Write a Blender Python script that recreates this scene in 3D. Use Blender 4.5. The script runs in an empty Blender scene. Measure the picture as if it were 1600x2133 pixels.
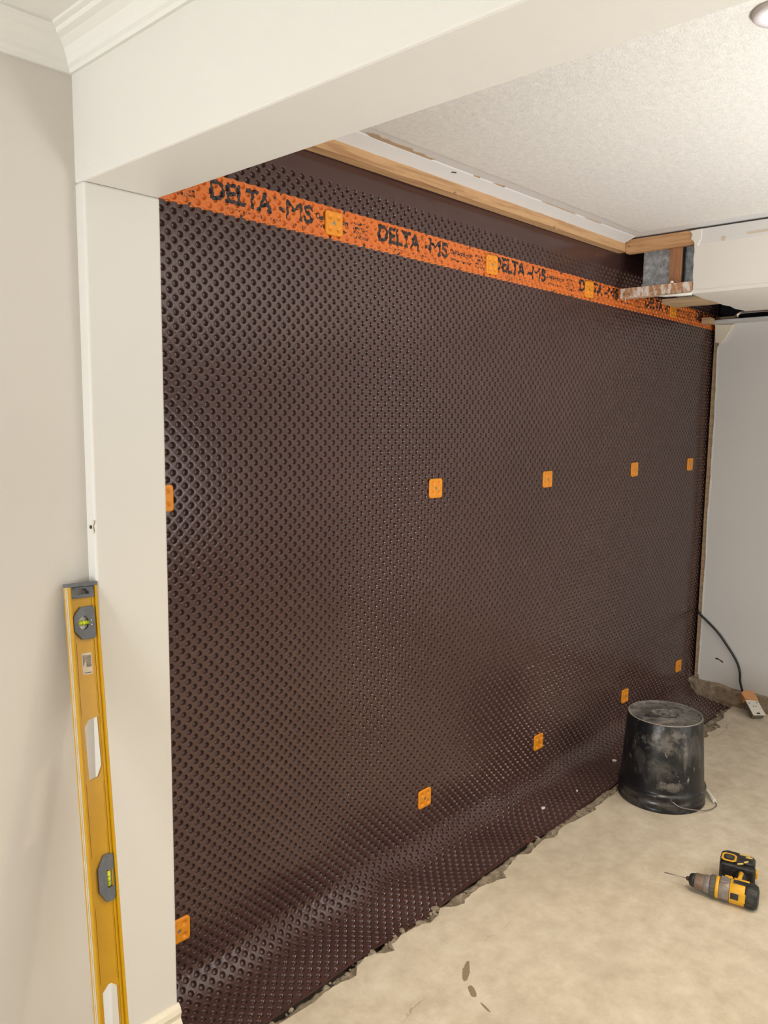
import bpy, bmesh, math, random
import numpy as np
from mathutils import Vector, Matrix, noise

random.seed(7)
rng = np.random.RandomState(11)
sc = bpy.context.scene
COL = sc.collection

# ------------------------------------------------------------------ camera
cam_d = bpy.data.cameras.new('camera')
cam = bpy.data.objects.new('camera', cam_d)
COL.objects.link(cam)
cam_d.sensor_fit = 'VERTICAL'
cam_d.sensor_height = 36.0
cam_d.lens = 1652.6 / 2133.0 * 36.0
cam_d.clip_start = 0.02
Rcam = (Matrix.Rotation(math.radians(-46.932), 4, 'Z') @ Matrix.Rotation(math.radians(83.124), 4, 'X')
        @ Matrix.Rotation(math.radians(0.6235), 4, 'Z'))
cam.matrix_world = Matrix.Translation((0, 0, 1.4)) @ Rcam
sc.camera = cam

# ------------------------------------------------------------------ light
w = bpy.data.worlds.new('world')
sc.world = w
w.use_nodes = True
w.node_tree.nodes['Background'].inputs[0].default_value = (0.75, 0.85, 1.0, 1)
w.node_tree.nodes['Background'].inputs[1].default_value = 0.3


def area(name, loc, target, sx, sy, power, color, spread=180):
    d = bpy.data.lights.new(name, 'AREA')
    d.shape = 'RECTANGLE'
    d.size, d.size_y, d.energy, d.color = sx, sy, power, color
    d.spread = math.radians(spread)
    o = bpy.data.objects.new(name, d)
    COL.objects.link(o)
    o.location = loc
    o.rotation_euler = (Vector(target) - Vector(loc)).to_track_quat('-Z', 'Y').to_euler()
    return o


# daylight through the window of the front room (left of the camera)
area('window_light', (-1.72, 0.72, 1.02), (0.8, 1.0, 1.02), 0.62, 0.62, 34, (0.92, 0.965, 1.0))
# unseen fill light added behind the camera for the front room
area('rear_fill_light', (-0.9, -2.9, 1.5), (-0.3, 0.5, 1.35), 2.2, 1.2, 8, (0.92, 0.965, 1.0))
# added fill for the stripped room, tipped up towards its ceiling
area('far_fill_light', (2.4, -2.9, 1.0), (2.3, -0.9, 2.0), 2.6, 1.3, 24, (0.93, 0.97, 1.0))
# uplight added out of view, low in the stripped room, to brighten its ceiling
area('ceiling_fill_light', (2.1, -1.0, 0.25), (2.1, -0.75, 2.1), 1.0, 1.0, 46, (0.97, 0.985, 1.0), 125)

sc.view_settings.view_transform = 'Standard'
sc.view_settings.look = 'None'
sc.view_settings.gamma = 1.0
sc.view_settings.exposure = 0.30
try:
    sc.view_settings.use_curve_mapping = False
except Exception:
    pass


# ------------------------------------------------------------------ helpers
def lin(c):
    return tuple(((v / 255.0) / 12.92 if v / 255.0 <= 0.04045 else ((v / 255.0 + 0.055) / 1.055) ** 2.4) for v in c)


class NT:
    def __init__(self, name):
        self.m = bpy.data.materials.new(name)
        self.m.use_nodes = True
        self.t = self.m.node_tree
        self.b = self.t.nodes['Principled BSDF']
        self.co = self.t.nodes.new('ShaderNodeTexCoord').outputs['Object']

    def n(self, typ, **kw):
        nd = self.t.nodes.new(typ)
        for k, v in kw.items():
            setattr(nd, k, v)
        return nd

    def link(self, a, b):
        self.t.links.new(a, b)

    def mapping(self, scale=(1, 1, 1), loc=(0, 0, 0), rot=(0, 0, 0), src=None):
        mp = self.n('ShaderNodeMapping')
        mp.inputs['Scale'].default_value = scale
        mp.inputs['Location'].default_value = loc
        mp.inputs['Rotation'].default_value = rot
        self.link(src or self.co, mp.inputs['Vector'])
        return mp.outputs[0]

    def noise(self, scale, detail=4, rough=0.6, src=None, dist=0.0):
        nd = self.n('ShaderNodeTexNoise')
        nd.inputs['Scale'].default_value = scale
        nd.inputs['Detail'].default_value = detail
        nd.inputs['Roughness'].default_value = rough
        nd.inputs['Distortion'].default_value = dist
        self.link(src or self.co, nd.inputs['Vector'])
        return nd.outputs['Fac']

    def ramp(self, fac, stops):
        r = self.n('ShaderNodeValToRGB')
        e = r.color_ramp.elements
        while len(e) < len(stops):
            e.new(0.5)
        for i, (p, c) in enumerate(stops):
            e[i].position = p
            e[i].color = (*c[:3], 1) if len(c) >= 3 else (c[0], c[0], c[0], 1)
        self.link(fac, r.inputs[0])
        return r.outputs[0]

    def mix(self, fac, a, b):
        m = self.n('ShaderNodeMix', data_type='RGBA')
        for v, s in ((fac, m.inputs[0]), (a, m.inputs[6]), (b, m.inputs[7])):
            if hasattr(v, 'is_output'):
                self.link(v, s)
            elif isinstance(v, (int, float)):
                s.default_value = v
            else:
                s.default_value = (*v[:3], 1)
        return m.outputs[2]

    def math(self, op, a, b=0.0, c=0.0):
        m = self.n('ShaderNodeMath', operation=op)
        for v, s in zip((a, b, c), m.inputs):
            if hasattr(v, 'is_output'):
                self.link(v, s)
            else:
                s.default_value = v
        return m.outputs[0]

    def color(self, c):
        if hasattr(c, 'is_output'):
            self.link(c, self.b.inputs['Base Color'])
        else:
            self.b.inputs['Base Color'].default_value = (*c[:3], 1)

    def set(self, rough=None, metal=None, spec=None, coat=None):
        for k, v in (('Roughness', rough), ('Metallic', metal), ('Specular IOR Level', spec), ('Coat Weight', coat)):
            if v is None:
                continue
            if hasattr(v, 'is_output'):
                self.link(v, self.b.inputs[k])
            else:
                self.b.inputs[k].default_value = v

    def bump(self, h, strength=0.3, dist=0.002):
        b = self.n('ShaderNodeBump')
        b.inputs['Strength'].default_value = strength
        b.inputs['Distance'].default_value = dist
        self.link(h, b.inputs['Height'])
        self.link(b.outputs[0], self.b.inputs['Normal'])


def paint(name, c, var=0.03, rough=0.55, bs=180, bst=0.12, bd=0.0008, dirt=None):
    a = NT(name)
    base = lin(c)
    d = tuple(v * (1 - var) for v in base)
    u = tuple(min(1, v * (1 + var)) for v in base)
    col = a.ramp(a.noise(2.5, 3), [(0.3, d), (0.7, u)])
    if dirt:
        msk = a.ramp(a.noise(9, 6, 0.7), [(0.62, (0,)), (0.72, (1,))])
        col = a.mix(a.math('MULTIPLY', msk, 0.35), col, lin(dirt))
    a.color(col)
    a.set(rough=rough)
    a.bump(a.noise(bs, 3), bst, bd)
    return a.m


def plastic(name, c, rough=0.4, var=0.08, dust=None, dust_amt=0.5, metal=0.0, bs=60, bst=0.05):
    a = NT(name)
    base = lin(c)
    col = a.ramp(a.noise(40, 3), [(0.35, tuple(v * (1 - var) for v in base)), (0.65, tuple(v * (1 + var) for v in base))])
    if dust:
        msk = a.ramp(a.noise(35, 6, 0.75), [(0.48, (0,)), (0.72, (1,))])
        col = a.mix(a.math('MULTIPLY', msk, dust_amt), col, lin(dust))
    a.color(col)
    a.set(rough=rough, metal=metal)
    a.bump(a.noise(bs, 2), bst, 0.0005)
    return a.m


def wood(name, c, dark, axis='Y', knots=True, smear=False):
    a = NT(name)
    s = [22, 22, 22]
    s['XYZ'.index(axis)] = 1.3
    g = a.noise(3.0, 5, 0.65, a.mapping(tuple(s)), 0.6)
    col = a.ramp(g, [(0.3, lin(dark)), (0.52, lin(c)), (0.75, tuple(min(1, v * 1.12) for v in lin(c)))])
    if knots:
        v = a.n('ShaderNodeTexVoronoi')
        v.inputs['Scale'].default_value = 4.0
        s2 = [2.2, 2.2, 2.2]
        s2['XYZ'.index(axis)] = 1.0
        a.link(a.mapping(tuple(s2)), v.inputs['Vector'])
        k = a.ramp(v.outputs['Distance'], [(0.03, (1,)), (0.11, (0,))])
        col = a.mix(a.math('MULTIPLY', k, 0.8), col, lin((92, 58, 36)))
    if smear:
        s3 = [14, 5, 5]
        msk = a.ramp(a.noise(4, 6, 0.7, a.mapping((30, 14, 5))), [(0.47, (0,)), (0.58, (1,))])
        col = a.mix(msk, col, lin((225, 215, 205)))
    a.color(col)
    a.set(rough=0.7)
    a.bump(g, 0.25, 0.001)
    return a.m


class MB:
    """collects simple solids and links them as one mesh object"""

    def __init__(self):
        self.v, self.f, self.mi, self.sm = [], [], [], []

    def add(self, vs, fs, mat=0, smooth=False):
        o = len(self.v)
        self.v += [tuple(p) for p in vs]
        for f in fs:
            self.f.append([i + o for i in f])
            self.mi.append(mat)
            self.sm.append(smooth)
        return self

    def box(self, lo, hi, M=None, mat=0):
        x0, y0, z0 = lo
        x1, y1, z1 = hi
        vs = [(x0, y0, z0), (x1, y0, z0), (x1, y1, z0), (x0, y1, z0), (x0, y0, z1), (x1, y0, z1), (x1, y1, z1), (x0, y1, z1)]
        if M:
            vs = [M @ Vector(p) for p in vs]
        return self.add(vs, [(0, 3, 2, 1), (4, 5, 6, 7), (0, 1, 5, 4), (1, 2, 6, 5), (2, 3, 7, 6), (3, 0, 4, 7)], mat)

    def prism(self, pts, z0, z1, M=None, mat=0):
        n = len(pts)
        vs = [(p[0], p[1], z0) for p in pts] + [(p[0], p[1], z1) for p in pts]
        if M:
            vs = [M @ Vector(p) for p in vs]
        fs = [list(range(n))[::-1], list(range(n, 2 * n))] + [(i, (i + 1) % n, n + (i + 1) % n, n + i) for i in range(n)]
        return self.add(vs, fs, mat)

    def lathe(self, prof, seg=24, M=None, mat=0, smooth=True, capb=True, capt=True):
        vs, fs = [], []
        for r, z in prof:
            for k in range(seg):
                a = 2 * math.pi * k / seg
                vs.append((r * math.cos(a), r * math.sin(a), z))
        for i in range(len(prof) - 1):
            for k in range(seg):
                a, b = i * seg + k, i * seg + (k + 1) % seg
                fs.append((a, b, b + seg, a + seg))
        if M:
            vs = [M @ Vector(p) for p in vs]
        self.add(vs, fs, mat, smooth)
        o = len(self.v) - len(vs)
        if capb:
            self.f.append([o + k for k in range(seg)][::-1]); self.mi.append(mat); self.sm.append(False)
        if capt:
            self.f.append([o + (len(prof) - 1) * seg + k for k in range(seg)]); self.mi.append(mat); self.sm.append(False)
        return self

    def tube(self, pts, r, seg=10, M=None, mat=0, cap=True):
        pts = [Vector(p) for p in pts]
        if M:
            pts = [M @ p for p in pts]
        rs = r if isinstance(r, (list, tuple)) else [r] * len(pts)
        vs, fs = [], []
        up = Vector((0, 0, 1))
        t = (pts[1] - pts[0]).normalized()
        if abs(t.dot(up)) > 0.95:
            up = Vector((1, 0, 0))
        nrm = (up - t * up.dot(t)).normalized()
        for i, p in enumerate(pts):
            t = (pts[min(i + 1, len(pts) - 1)] - pts[max(i - 1, 0)]).normalized()
            nrm = (nrm - t * nrm.dot(t)).normalized()
            b = t.cross(nrm)
            for k in range(seg):
                a = 2 * math.pi * k / seg
                vs.append(p + (nrm * math.cos(a) + b * math.sin(a)) * rs[i])
        for i in range(len(pts) - 1):
            for k in range(seg):
                a, b2 = i * seg + k, i * seg + (k + 1) % seg
                fs.append((a, b2, b2 + seg, a + seg))
        self.add(vs, fs, mat, True)
        if cap:
            o = len(self.v) - len(vs)
            self.f.append([o + k for k in range(seg)][::-1]); self.mi.append(mat); self.sm.append(False)
            self.f.append([o + (len(pts) - 1) * seg + k for k in range(seg)]); self.mi.append(mat); self.sm.append(False)
        return self

    def build(self, name, mats, parent=None, bevel=0.0, seg=2, recalc=True):
        me = bpy.data.meshes.new(name)
        me.from_pydata(self.v, [], self.f)
        me.polygons.foreach_set('use_smooth', self.sm)
        if not isinstance(mats, (list, tuple)):
            mats = [mats]
        for m in mats:
            me.materials.append(m)
        me.polygons.foreach_set('material_index', self.mi)
        if recalc:
            bm = bmesh.new()
            bm.from_mesh(me)
            bmesh.ops.recalc_face_normals(bm, faces=bm.faces)
            bm.to_mesh(me)
            bm.free()
        me.update()
        o = bpy.data.objects.new(name, me)
        COL.objects.link(o)
        if parent:
            o.parent = parent
        if bevel:
            b = o.modifiers.new('bevel', 'BEVEL')
            b.width, b.segments = bevel, seg
            b.limit_method = 'ANGLE'
            b.angle_limit = math.radians(35)
        return o


def plate_with_holes(outer, holes, y0, y1):
    """flat plate in the local x-z plane with holes, between y0 and y1"""
    bm = bmesh.new()
    edges = []
    for loop in [outer] + holes:
        vs = [bm.verts.new((p[0], y0, p[1])) for p in loop]
        for i in range(len(vs)):
            edges.append(bm.edges.new((vs[i], vs[(i + 1) % len(vs)])))
    bmesh.ops.triangle_fill(bm, edges=edges, use_beauty=True, use_dissolve=False)
    r = bmesh.ops.extrude_face_region(bm, geom=list(bm.faces))
    for v in r['geom']:
        if isinstance(v, bmesh.types.BMVert):
            v.co.y = y1
    bmesh.ops.recalc_face_normals(bm, faces=bm.faces)
    bm.verts.index_update()
    out = ([v.co.copy() for v in bm.verts], [[v.index for v in f.verts] for f in bm.faces])
    bm.free()
    return out


def empty(name, loc, M=None):
    o = bpy.data.objects.new(name, None)
    COL.objects.link(o)
    o.empty_display_size = 0.05
    if M is not None:
        o.matrix_world = M
    else:
        o.location = loc
    return o


def tag(o, label, cat, group=None):
    o['label'] = label
    o['category'] = cat
    if group:
        o['group'] = group
    return o


def struct(o, label=None):
    o['kind'] = 'structure'
    if label:
        o['label'] = label
    return o


def grid(name, fn, nu, nv, mat, parent=None, smooth=True):
    vs = [fn(i / nu, j / nv) for j in range(nv + 1) for i in range(nu + 1)]
    fs = [(j * (nu + 1) + i, j * (nu + 1) + i + 1, (j + 1) * (nu + 1) + i + 1, (j + 1) * (nu + 1) + i)
          for j in range(nv) for i in range(nu)]
    m = MB()
    m.add(vs, fs, 0, smooth)
    return m.build(name, mat, parent, recalc=False)


def fbm(x, y, z=0.0, o=4):
    s, a, f = 0.0, 1.0, 1.0
    for _ in range(o):
        s += a * noise.noise(Vector((x * f, y * f, z * f)))
        a *= 0.5
        f *= 2.1
    return s


# ------------------------------------------------------------------ materials
M_wallA = paint('greige_wall_paint', (206, 199, 189), 0.02, 0.5, 150, 0.15)
M_beam = paint('beam_paint', (218, 214, 206), 0.015, 0.5, 150, 0.1)
M_soft = paint('smooth_plaster', (212, 210, 208), 0.02, 0.6, 90, 0.12)
M_backwall = paint('white_drywall', (218, 214, 209), 0.02, 0.55, 120, 0.1)
M_bulk = paint('bulkhead_paint', (226, 220, 210), 0.02, 0.6, 140, 0.15)
M_trimw = paint('ivory_trim', (226, 216, 194), 0.02, 0.35, 60, 0.05)
M_crown = paint('crown_paint', (224, 221, 214), 0.015, 0.5, 80, 0.06)
M_paper = paint('torn_drywall_paper', (176, 152, 124), 0.08, 0.9, 160, 0.3)
M_wood = wood('pine_strip', (196, 156, 112), (164, 120, 80), 'X')
M_woodY = wood('pine_plate', (198, 154, 108), (166, 118, 76), 'Y')
M_woodZ = wood('pine_stud', (168, 118, 82), (132, 88, 58), 'Z', False)
M_woodS = wood('paint_smeared_pine', (188, 140, 100), (150, 104, 70), 'Y', False, True)
M_woodP = wood('pale_blocking', (196, 166, 128), (160, 128, 94), 'Y', False)


def make_popcorn():
    a = NT('popcorn_ceiling_paint')
    a.color(a.ramp(a.noise(70, 4, 0.7), [(0.3, lin((216, 213, 207))), (0.7, lin((230, 227, 221)))]))
    a.set(rough=0.85)
    h = a.math('ADD', a.noise(190, 4, 0.65), a.math('MULTIPLY', a.noise(330, 2), 0.4))
    a.bump(h, 0.55, 0.003)
    return a.m


def make_concrete():
    a = NT('dusty_concrete')
    big = a.noise(1.3, 5, 0.6)
    fine = a.noise(14, 8, 0.7)
    c = a.ramp(big, [(0.3, lin((192, 178, 156))), (0.5, lin((208, 195, 173))), (0.72, lin((222, 211, 191)))])
    c = a.mix(0.5, c, a.ramp(fine, [(0.32, lin((176, 161, 138))), (0.5, lin((208, 195, 173))), (0.68, lin((230, 220, 201)))]))
    # trowel scratches and pale dust
    sc1 = a.ramp(a.noise(6, 8, 0.75, a.mapping((1.5, 9, 1), rot=(0, 0, 0.7)), 1.2), [(0.60, (0,)), (0.66, (1,))])
    c = a.mix(a.math('MULTIPLY', sc1, 0.28), c, lin((228, 216, 194)))
    sc2 = a.ramp(a.noise(5, 8, 0.8, a.mapping((9, 2.0, 1), rot=(0, 0, 0.5)), 0.8), [(0.63, (0,)), (0.70, (1,))])
    c = a.mix(a.math('MULTIPLY', sc2, 0.22), c, lin((150, 130, 104)))
    # random grey blotches across the slab
    g = a.ramp(a.noise(2.6, 4, 0.6, a.mapping((1, 1, 1), (3.1, 1.7, 0))), [(0.5, (0,)), (0.75, (1,))])
    c = a.mix(a.math('MULTIPLY', g, 0.35), c, lin((168, 156, 138)))
    # two brown stains and a scratch in the slab
    nz = a.noise(26, 3)
    sep = a.n('ShaderNodeSeparateXYZ')
    a.link(a.co, sep.inputs[0])
    for (x, y, ang, la, lb) in ((1.512, 1.11, 0.55, 0.036, 0.010), (1.466, 1.056, 0.9, 0.022, 0.009), (1.447, 1.005, 1.3, 0.018, 0.003)):
        dx = a.math('SUBTRACT', sep.outputs[0], x)
        dy = a.math('SUBTRACT', sep.outputs[1], y)
        u = a.math('ADD', a.math('MULTIPLY', dx, math.cos(ang) / la), a.math('MULTIPLY', dy, math.sin(ang) / la))
        v = a.math('ADD', a.math('MULTIPLY', dx, -math.sin(ang) / lb), a.math('MULTIPLY', dy, math.cos(ang) / lb))
        d = a.math('SQRT', a.math('ADD', a.math('MULTIPLY', u, u), a.math('MULTIPLY', v, v)))
        d = a.math('ADD', d, a.math('MULTIPLY', a.math('SUBTRACT', nz, 0.5), 1.6))
        k = a.ramp(d, [(0.85, (1,)), (1.0, (0,))])
        c = a.mix(a.math('MULTIPLY', k, 0.85), c, lin((128, 106, 80)))
    # hairline crack running along the slab
    wob = a.math('MULTIPLY', a.math('SUBTRACT', a.noise(7, 4, 0.7), 0.5), 0.12)
    yy = a.math('ADD', a.math('SUBTRACT', sep.outputs[1], 1.15), a.math('ADD', a.math('MULTIPLY', a.math('SUBTRACT', sep.outputs[0], 1.9), -0.05), wob))
    k = a.ramp(a.math('ABSOLUTE', yy), [(0.0, (1,)), (0.0025, (0,))])
    gate = a.ramp(a.noise(4, 3, 0.6, a.mapping((1, 1, 1), (5, 2, 0))), [(0.48, (0,)), (0.6, (1,))])
    c = a.mix(a.math('MULTIPLY', a.math('MULTIPLY', k, gate), 0.55), c, lin((120, 98, 72)))
    a.color(c)
    a.set(rough=0.75)
    a.bump(a.math('ADD', fine, a.math('MULTIPLY', a.noise(120, 3), 0.35)), 0.35, 0.002)
    return a.m


def make_rubble(name, dark, mid, light):
    a = NT(name)
    a.color(a.ramp(a.noise(30, 6, 0.7), [(0.3, lin(dark)), (0.5, lin(mid)), (0.7, lin(light))]))
    a.set(rough=0.9)
    a.bump(a.noise(90, 5, 0.7), 0.7, 0.004)
    return a.m


def make_membrane():
    a = NT('brown_dimple_sheet')
    c = a.ramp(a.noise(3, 4), [(0.3, lin((71, 48, 44))), (0.7, lin((78, 54, 50)))])
    dust = a.ramp(a.noise(16, 6, 0.75, a.mapping((1, 1, 1))), [(0.58, (0,)), (0.75, (1,))])
    c = a.mix(a.math('MULTIPLY', dust, 0.10), c, lin((150, 130, 115)))
    a.color(c)
    a.set(rough=a.ramp(a.noise(8, 4), [(0.3, (0.13,)), (0.7, (0.19,))]), spec=0.6)
    a.bump(a.noise(35, 2), 0.06, 0.001)
    return a.m


def make_band():
    a = NT('orange_print_band')
    at = a.n('ShaderNodeAttribute', attribute_name='ink')
    k = a.ramp(at.outputs['Fac'], [(0.42, (0,)), (0.58, (1,))])
    c = a.ramp(a.noise(20, 4), [(0.3, lin((208, 106, 36))), (0.7, lin((222, 118, 44)))])
    wear = a.ramp(a.noise(160, 3, 0.7), [(0.25, (0.75,)), (0.45, (1,))])
    a.color(a.mix(a.math('MULTIPLY', k, wear), c, lin((30, 30, 34))))
    a.set(rough=0.38)
    return a.m


def make_bucket():
    a = NT('dusty_black_plastic')
    c = lin((22, 23, 27))
    m1 = a.ramp(a.noise(9, 7, 0.72, None, 0.8), [(0.5, (0,)), (0.72, (1,))])
    m2 = a.ramp(a.noise(5, 6, 0.7, a.mapping((2.2, 2.2, 0.7), (2, 1, 0.6)), 0.6), [(0.54, (0,)), (0.68, (1,))])
    m3 = a.ramp(a.noise(42, 5, 0.7, a.mapping((1, 1, 0.5))), [(0.64, (0,)), (0.70, (1,))])
    col = a.mix(a.math('MULTIPLY', m1, 0.30), c, lin((140, 133, 124)))
    col = a.mix(a.math('MULTIPLY', m2, 0.25), col, lin((165, 155, 142)))
    col = a.mix(a.math('MULTIPLY', m3, 0.6), col, lin((185, 176, 165)))
    sep = a.n('ShaderNodeSeparateXYZ')
    a.link(a.co, sep.inputs[0])
    nz = a.noise(30, 7, 0.75)
    for (deg, z, aw, zh, amt) in ((206, 0.262, 0.075, 0.050, 0.75), (236, 0.238, 0.012, 0.045, 0.7), (214, 0.098, 0.050, 0.016, 0.8), (188, 0.272, 0.012, 0.03, 0.6), (200, 0.15, 0.06, 0.05, 0.3), (205, 0.03, 0.09, 0.02, 0.35)):
        th = math.radians(deg)
        u = a.math('DIVIDE', a.math('ADD', a.math('MULTIPLY', sep.outputs[0], -math.sin(th)), a.math('MULTIPLY', sep.outputs[1], math.cos(th))), aw)
        f = a.math('ADD', a.math('MULTIPLY', sep.outputs[0], math.cos(th)), a.math('MULTIPLY', sep.outputs[1], math.sin(th)))
        v = a.math('DIVIDE', a.math('SUBTRACT', sep.outputs[2], z), zh)
        d = a.math('SQRT', a.math('ADD', a.math('MULTIPLY', u, u), a.math('MULTIPLY', v, v)))
        k = a.ramp(a.math('ADD', d, a.math('MULTIPLY', a.math('SUBTRACT', nz, 0.5), 4.2)), [(0.15, (1,)), (1.15, (0,))])
        k = a.math('MULTIPLY', k, a.math('GREATER_THAN', f, 0.02))
        col = a.mix(a.math('MULTIPLY', k, amt * 0.62), col, lin((150, 143, 133)))
    a.color(col)
    a.set(rough=a.ramp(m1, [(0.0, (0.28,)), (1.0, (0.65,))]))
    a.bump(a.noise(120, 3), 0.06, 0.0006)
    return a.m


def make_bucket_base():
    a = NT('scuffed_bucket_base')
    m1 = a.ramp(a.noise(13, 8, 0.75, None, 1.5), [(0.38, (0,)), (0.66, (1,))])
    a.color(a.mix(a.math('MULTIPLY', m1, 0.85), lin((48, 48, 49)), lin((152, 146, 138))))
    a.set(rough=0.6)
    a.bump(a.noise(70, 5), 0.2, 0.001)
    return a.m


def make_galv():
    a = NT('galvanised_sheet')
    v = a.n('ShaderNodeTexVoronoi')
    v.inputs['Scale'].default_value = 55
    a.link(a.mapping((1, 1, 1)), v.inputs['Vector'])
    s = a.math('ADD', a.math('MULTIPLY', v.outputs['Color'], 0.12), a.math('MULTIPLY', a.noise(45, 8, 0.8, None, 0.2), 0.9))
    a.color(a.ramp(s, [(0.38, lin((120, 126, 130))), (0.55, lin((170, 176, 180))), (0.68, lin((214, 218, 218)))]))
    a.set(rough=0.5, metal=0.1)
    a.bump(s, 0.2, 0.001)
    return a.m


M_pop = make_popcorn()
M_conc = make_concrete()
M_rub = make_rubble('broken_concrete', (118, 106, 88), (150, 136, 116), (178, 164, 142))
M_soil = make_rubble('trench_soil', (112, 101, 85), (146, 133, 113), (172, 158, 137))
M_foot = make_rubble('rough_footing', (112, 96, 78), (150, 132, 110), (178, 160, 136))
M_mem = make_membrane()
M_band = make_band()
M_bucket = make_bucket()
M_bbase = make_bucket_base()
M_galv = make_galv()
M_plate = plastic('orange_plastic', (232, 146, 28), 0.38, 0.04)
M_screw = plastic('steel', (150, 146, 140), 0.35, 0.1, metal=0.9)
M_yel = plastic('yellow_enamel', (192, 144, 3), 0.3, 0.03)
M_alu = plastic('milled_aluminium', (214, 212, 204), 0.35, 0.04, metal=0.4)
M_grey = plastic('grey_plastic', (92, 93, 96), 0.5, 0.06, dust=(150, 150, 150), dust_amt=0.25)
M_black = plastic('black_rubber', (30, 30, 31), 0.5, 0.08, dust=(120, 112, 102), dust_amt=0.35)
M_dyel = plastic('tool_yellow', (228, 172, 32), 0.45, 0.04, dust=(190, 165, 120), dust_amt=0.3)
M_dgrey = plastic('tool_metal_grey', (140, 131, 124), 0.45, 0.05, metal=0.3)
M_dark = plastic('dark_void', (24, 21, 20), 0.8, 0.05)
M_chrome = plastic('chrome', (225, 225, 222), 0.15, 0.02, metal=1.0)
M_cable = plastic('black_cable_jacket', (26, 25, 24), 0.45, 0.05)
M_white = plastic('white_plastic', (222, 216, 204), 0.4, 0.03, dust=(150, 140, 125), dust_amt=0.3)
M_clay = plastic('orange_box', (206, 148, 100), 0.8, 0.06)
M_sticker = plastic('sticker_paper', (205, 190, 168), 0.6, 0.03)
M_ink = plastic('sticker_ink', (90, 84, 78), 0.6, 0.03)
M_vwhite = plastic('vial_white', (226, 226, 216), 0.3, 0.02)
M_fluid = plastic('vial_fluid', (206, 224, 40), 0.15, 0.03)
M_flake = plastic('plaster_flake', (224, 219, 208), 0.8, 0.03)
M_scuff = plastic('scuff', (58, 50, 44), 0.8, 0.1)
M_bed = paint('front_room_floor', (150, 124, 98), 0.05, 0.5, 40, 0.1)

# ------------------------------------------------------------------ the room shell
W = 1.55          # plane of the dimple sheet
X1, X2 = 0.695, 0.846   # stub wall / beam faces
YJ = 1.38         # jamb face
YA = 1.41         # front room side wall
ZS = 1.805        # soffit of the beam
ZC = 2.10         # ceiling of the stripped room
ZC1 = 2.04        # ceiling of the front room
XB = 2.98         # face of the bulkhead
XW = 4.0          # face of the back wall

# floor slab with its broken edge along the sheet
edge = [(0.80, 1.318), (1.0, 1.316), (1.083, 1.314), (1.16, 1.312), (1.24, 1.318), (1.31, 1.300), (1.335, 1.322), (1.373, 1.330), (1.40, 1.322), (1.42, 1.306),
        (1.447, 1.298), (1.46, 1.318), (1.52, 1.322), (1.58, 1.312), (1.60, 1.300), (1.642, 1.306), (1.67, 1.322), (1.72, 1.292), (1.738, 1.286),
        (1.755, 1.30), (1.83, 1.306), (1.90, 1.290), (1.93, 1.276), (1.95, 1.300), (2.02, 1.312), (2.061, 1.318), (2.10, 1.294), (2.13, 1.306), (2.21, 1.310), (2.24, 1.296), (2.339, 1.312),
        (2.42, 1.296), (2.515, 1.284), (2.53, 1.298), (2.64, 1.296), (2.734, 1.300), (2.85, 1.290), (3.0, 1.300), (3.15, 1.285), (3.3, 1.292),
        (3.40, 1.262), (3.477, 1.258), (3.50, 1.272), (3.58, 1.262), (3.62, 1.255), (3.66, 1.290), (3.74, 1.285), (3.80, 1.308), (3.90, 1.31), (3.97, 1.33)]
fine = []
for (a, b) in zip(edge[:-1], edge[1:]):
    n = max(2, int((b[0] - a[0]) / 0.012))
    for i in range(n):
        t = i / n
        x = a[0] + (b[0] - a[0]) * t
        y = a[1] + (b[1] - a[1]) * (t * t * (3 - 2 * t))
        fine.append((x, y + 0.010 * fbm(x * 9, 3.3) * 0.6 + 0.004 * noise.noise(Vector((x * 60, 1.2, 0)))))
fine.append(edge[-1])
outline = [(-1.85, -3.0), (5.4, -3.0), (5.4, 1.33)] + fine[::-1] + [(0.80, 1.62), (-1.85, 1.62)]
top_edge = outline
m = MB()
n = len(outline)
# chipped lip: the broken edge slopes in below the surface
vs = [(p[0], p[1], 0.0) for p in outline]
low = []
for p in outline:
    if 0.8 < p[0] < 3.98 and 1.2 < p[1] < 1.4:
        low.append((p[0], p[1] + 0.006 + 0.012 * abs(noise.noise(Vector((p[0] * 25, 4, 1)))), -0.035))
    else:
        low.append((p[0], p[1], -0.035))
vs += low
m.add(vs, [list(range(n)), list(range(n, 2 * n))[::-1]] + [(i, (i + 1) % n, n + (i + 1) % n, n + i) for i in range(n)])
floor = m.build('floor', [M_conc])
bm = bmesh.new(); bm.from_mesh(floor.data)
bmesh.ops.triangulate(bm, faces=[f for f in bm.faces if len(f.verts) > 4])
bm.to_mesh(floor.data); bm.free()
struct(floor, 'dusty tan concrete floor slab with a broken edge')

# rough soil under the sheet in the trench
trench = grid('trench_bed', lambda u, v: (0.80 + 3.3 * u, 1.24 + 0.36 * v, -0.012 - 0.030 * min(1.0, max(0.0, (v - 0.27) / 0.06)) + 0.007 * fbm(u * 60, v * 9) + 0.006 * fbm(u * 200, v * 26)), 600, 50, M_soil, floor)

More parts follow.
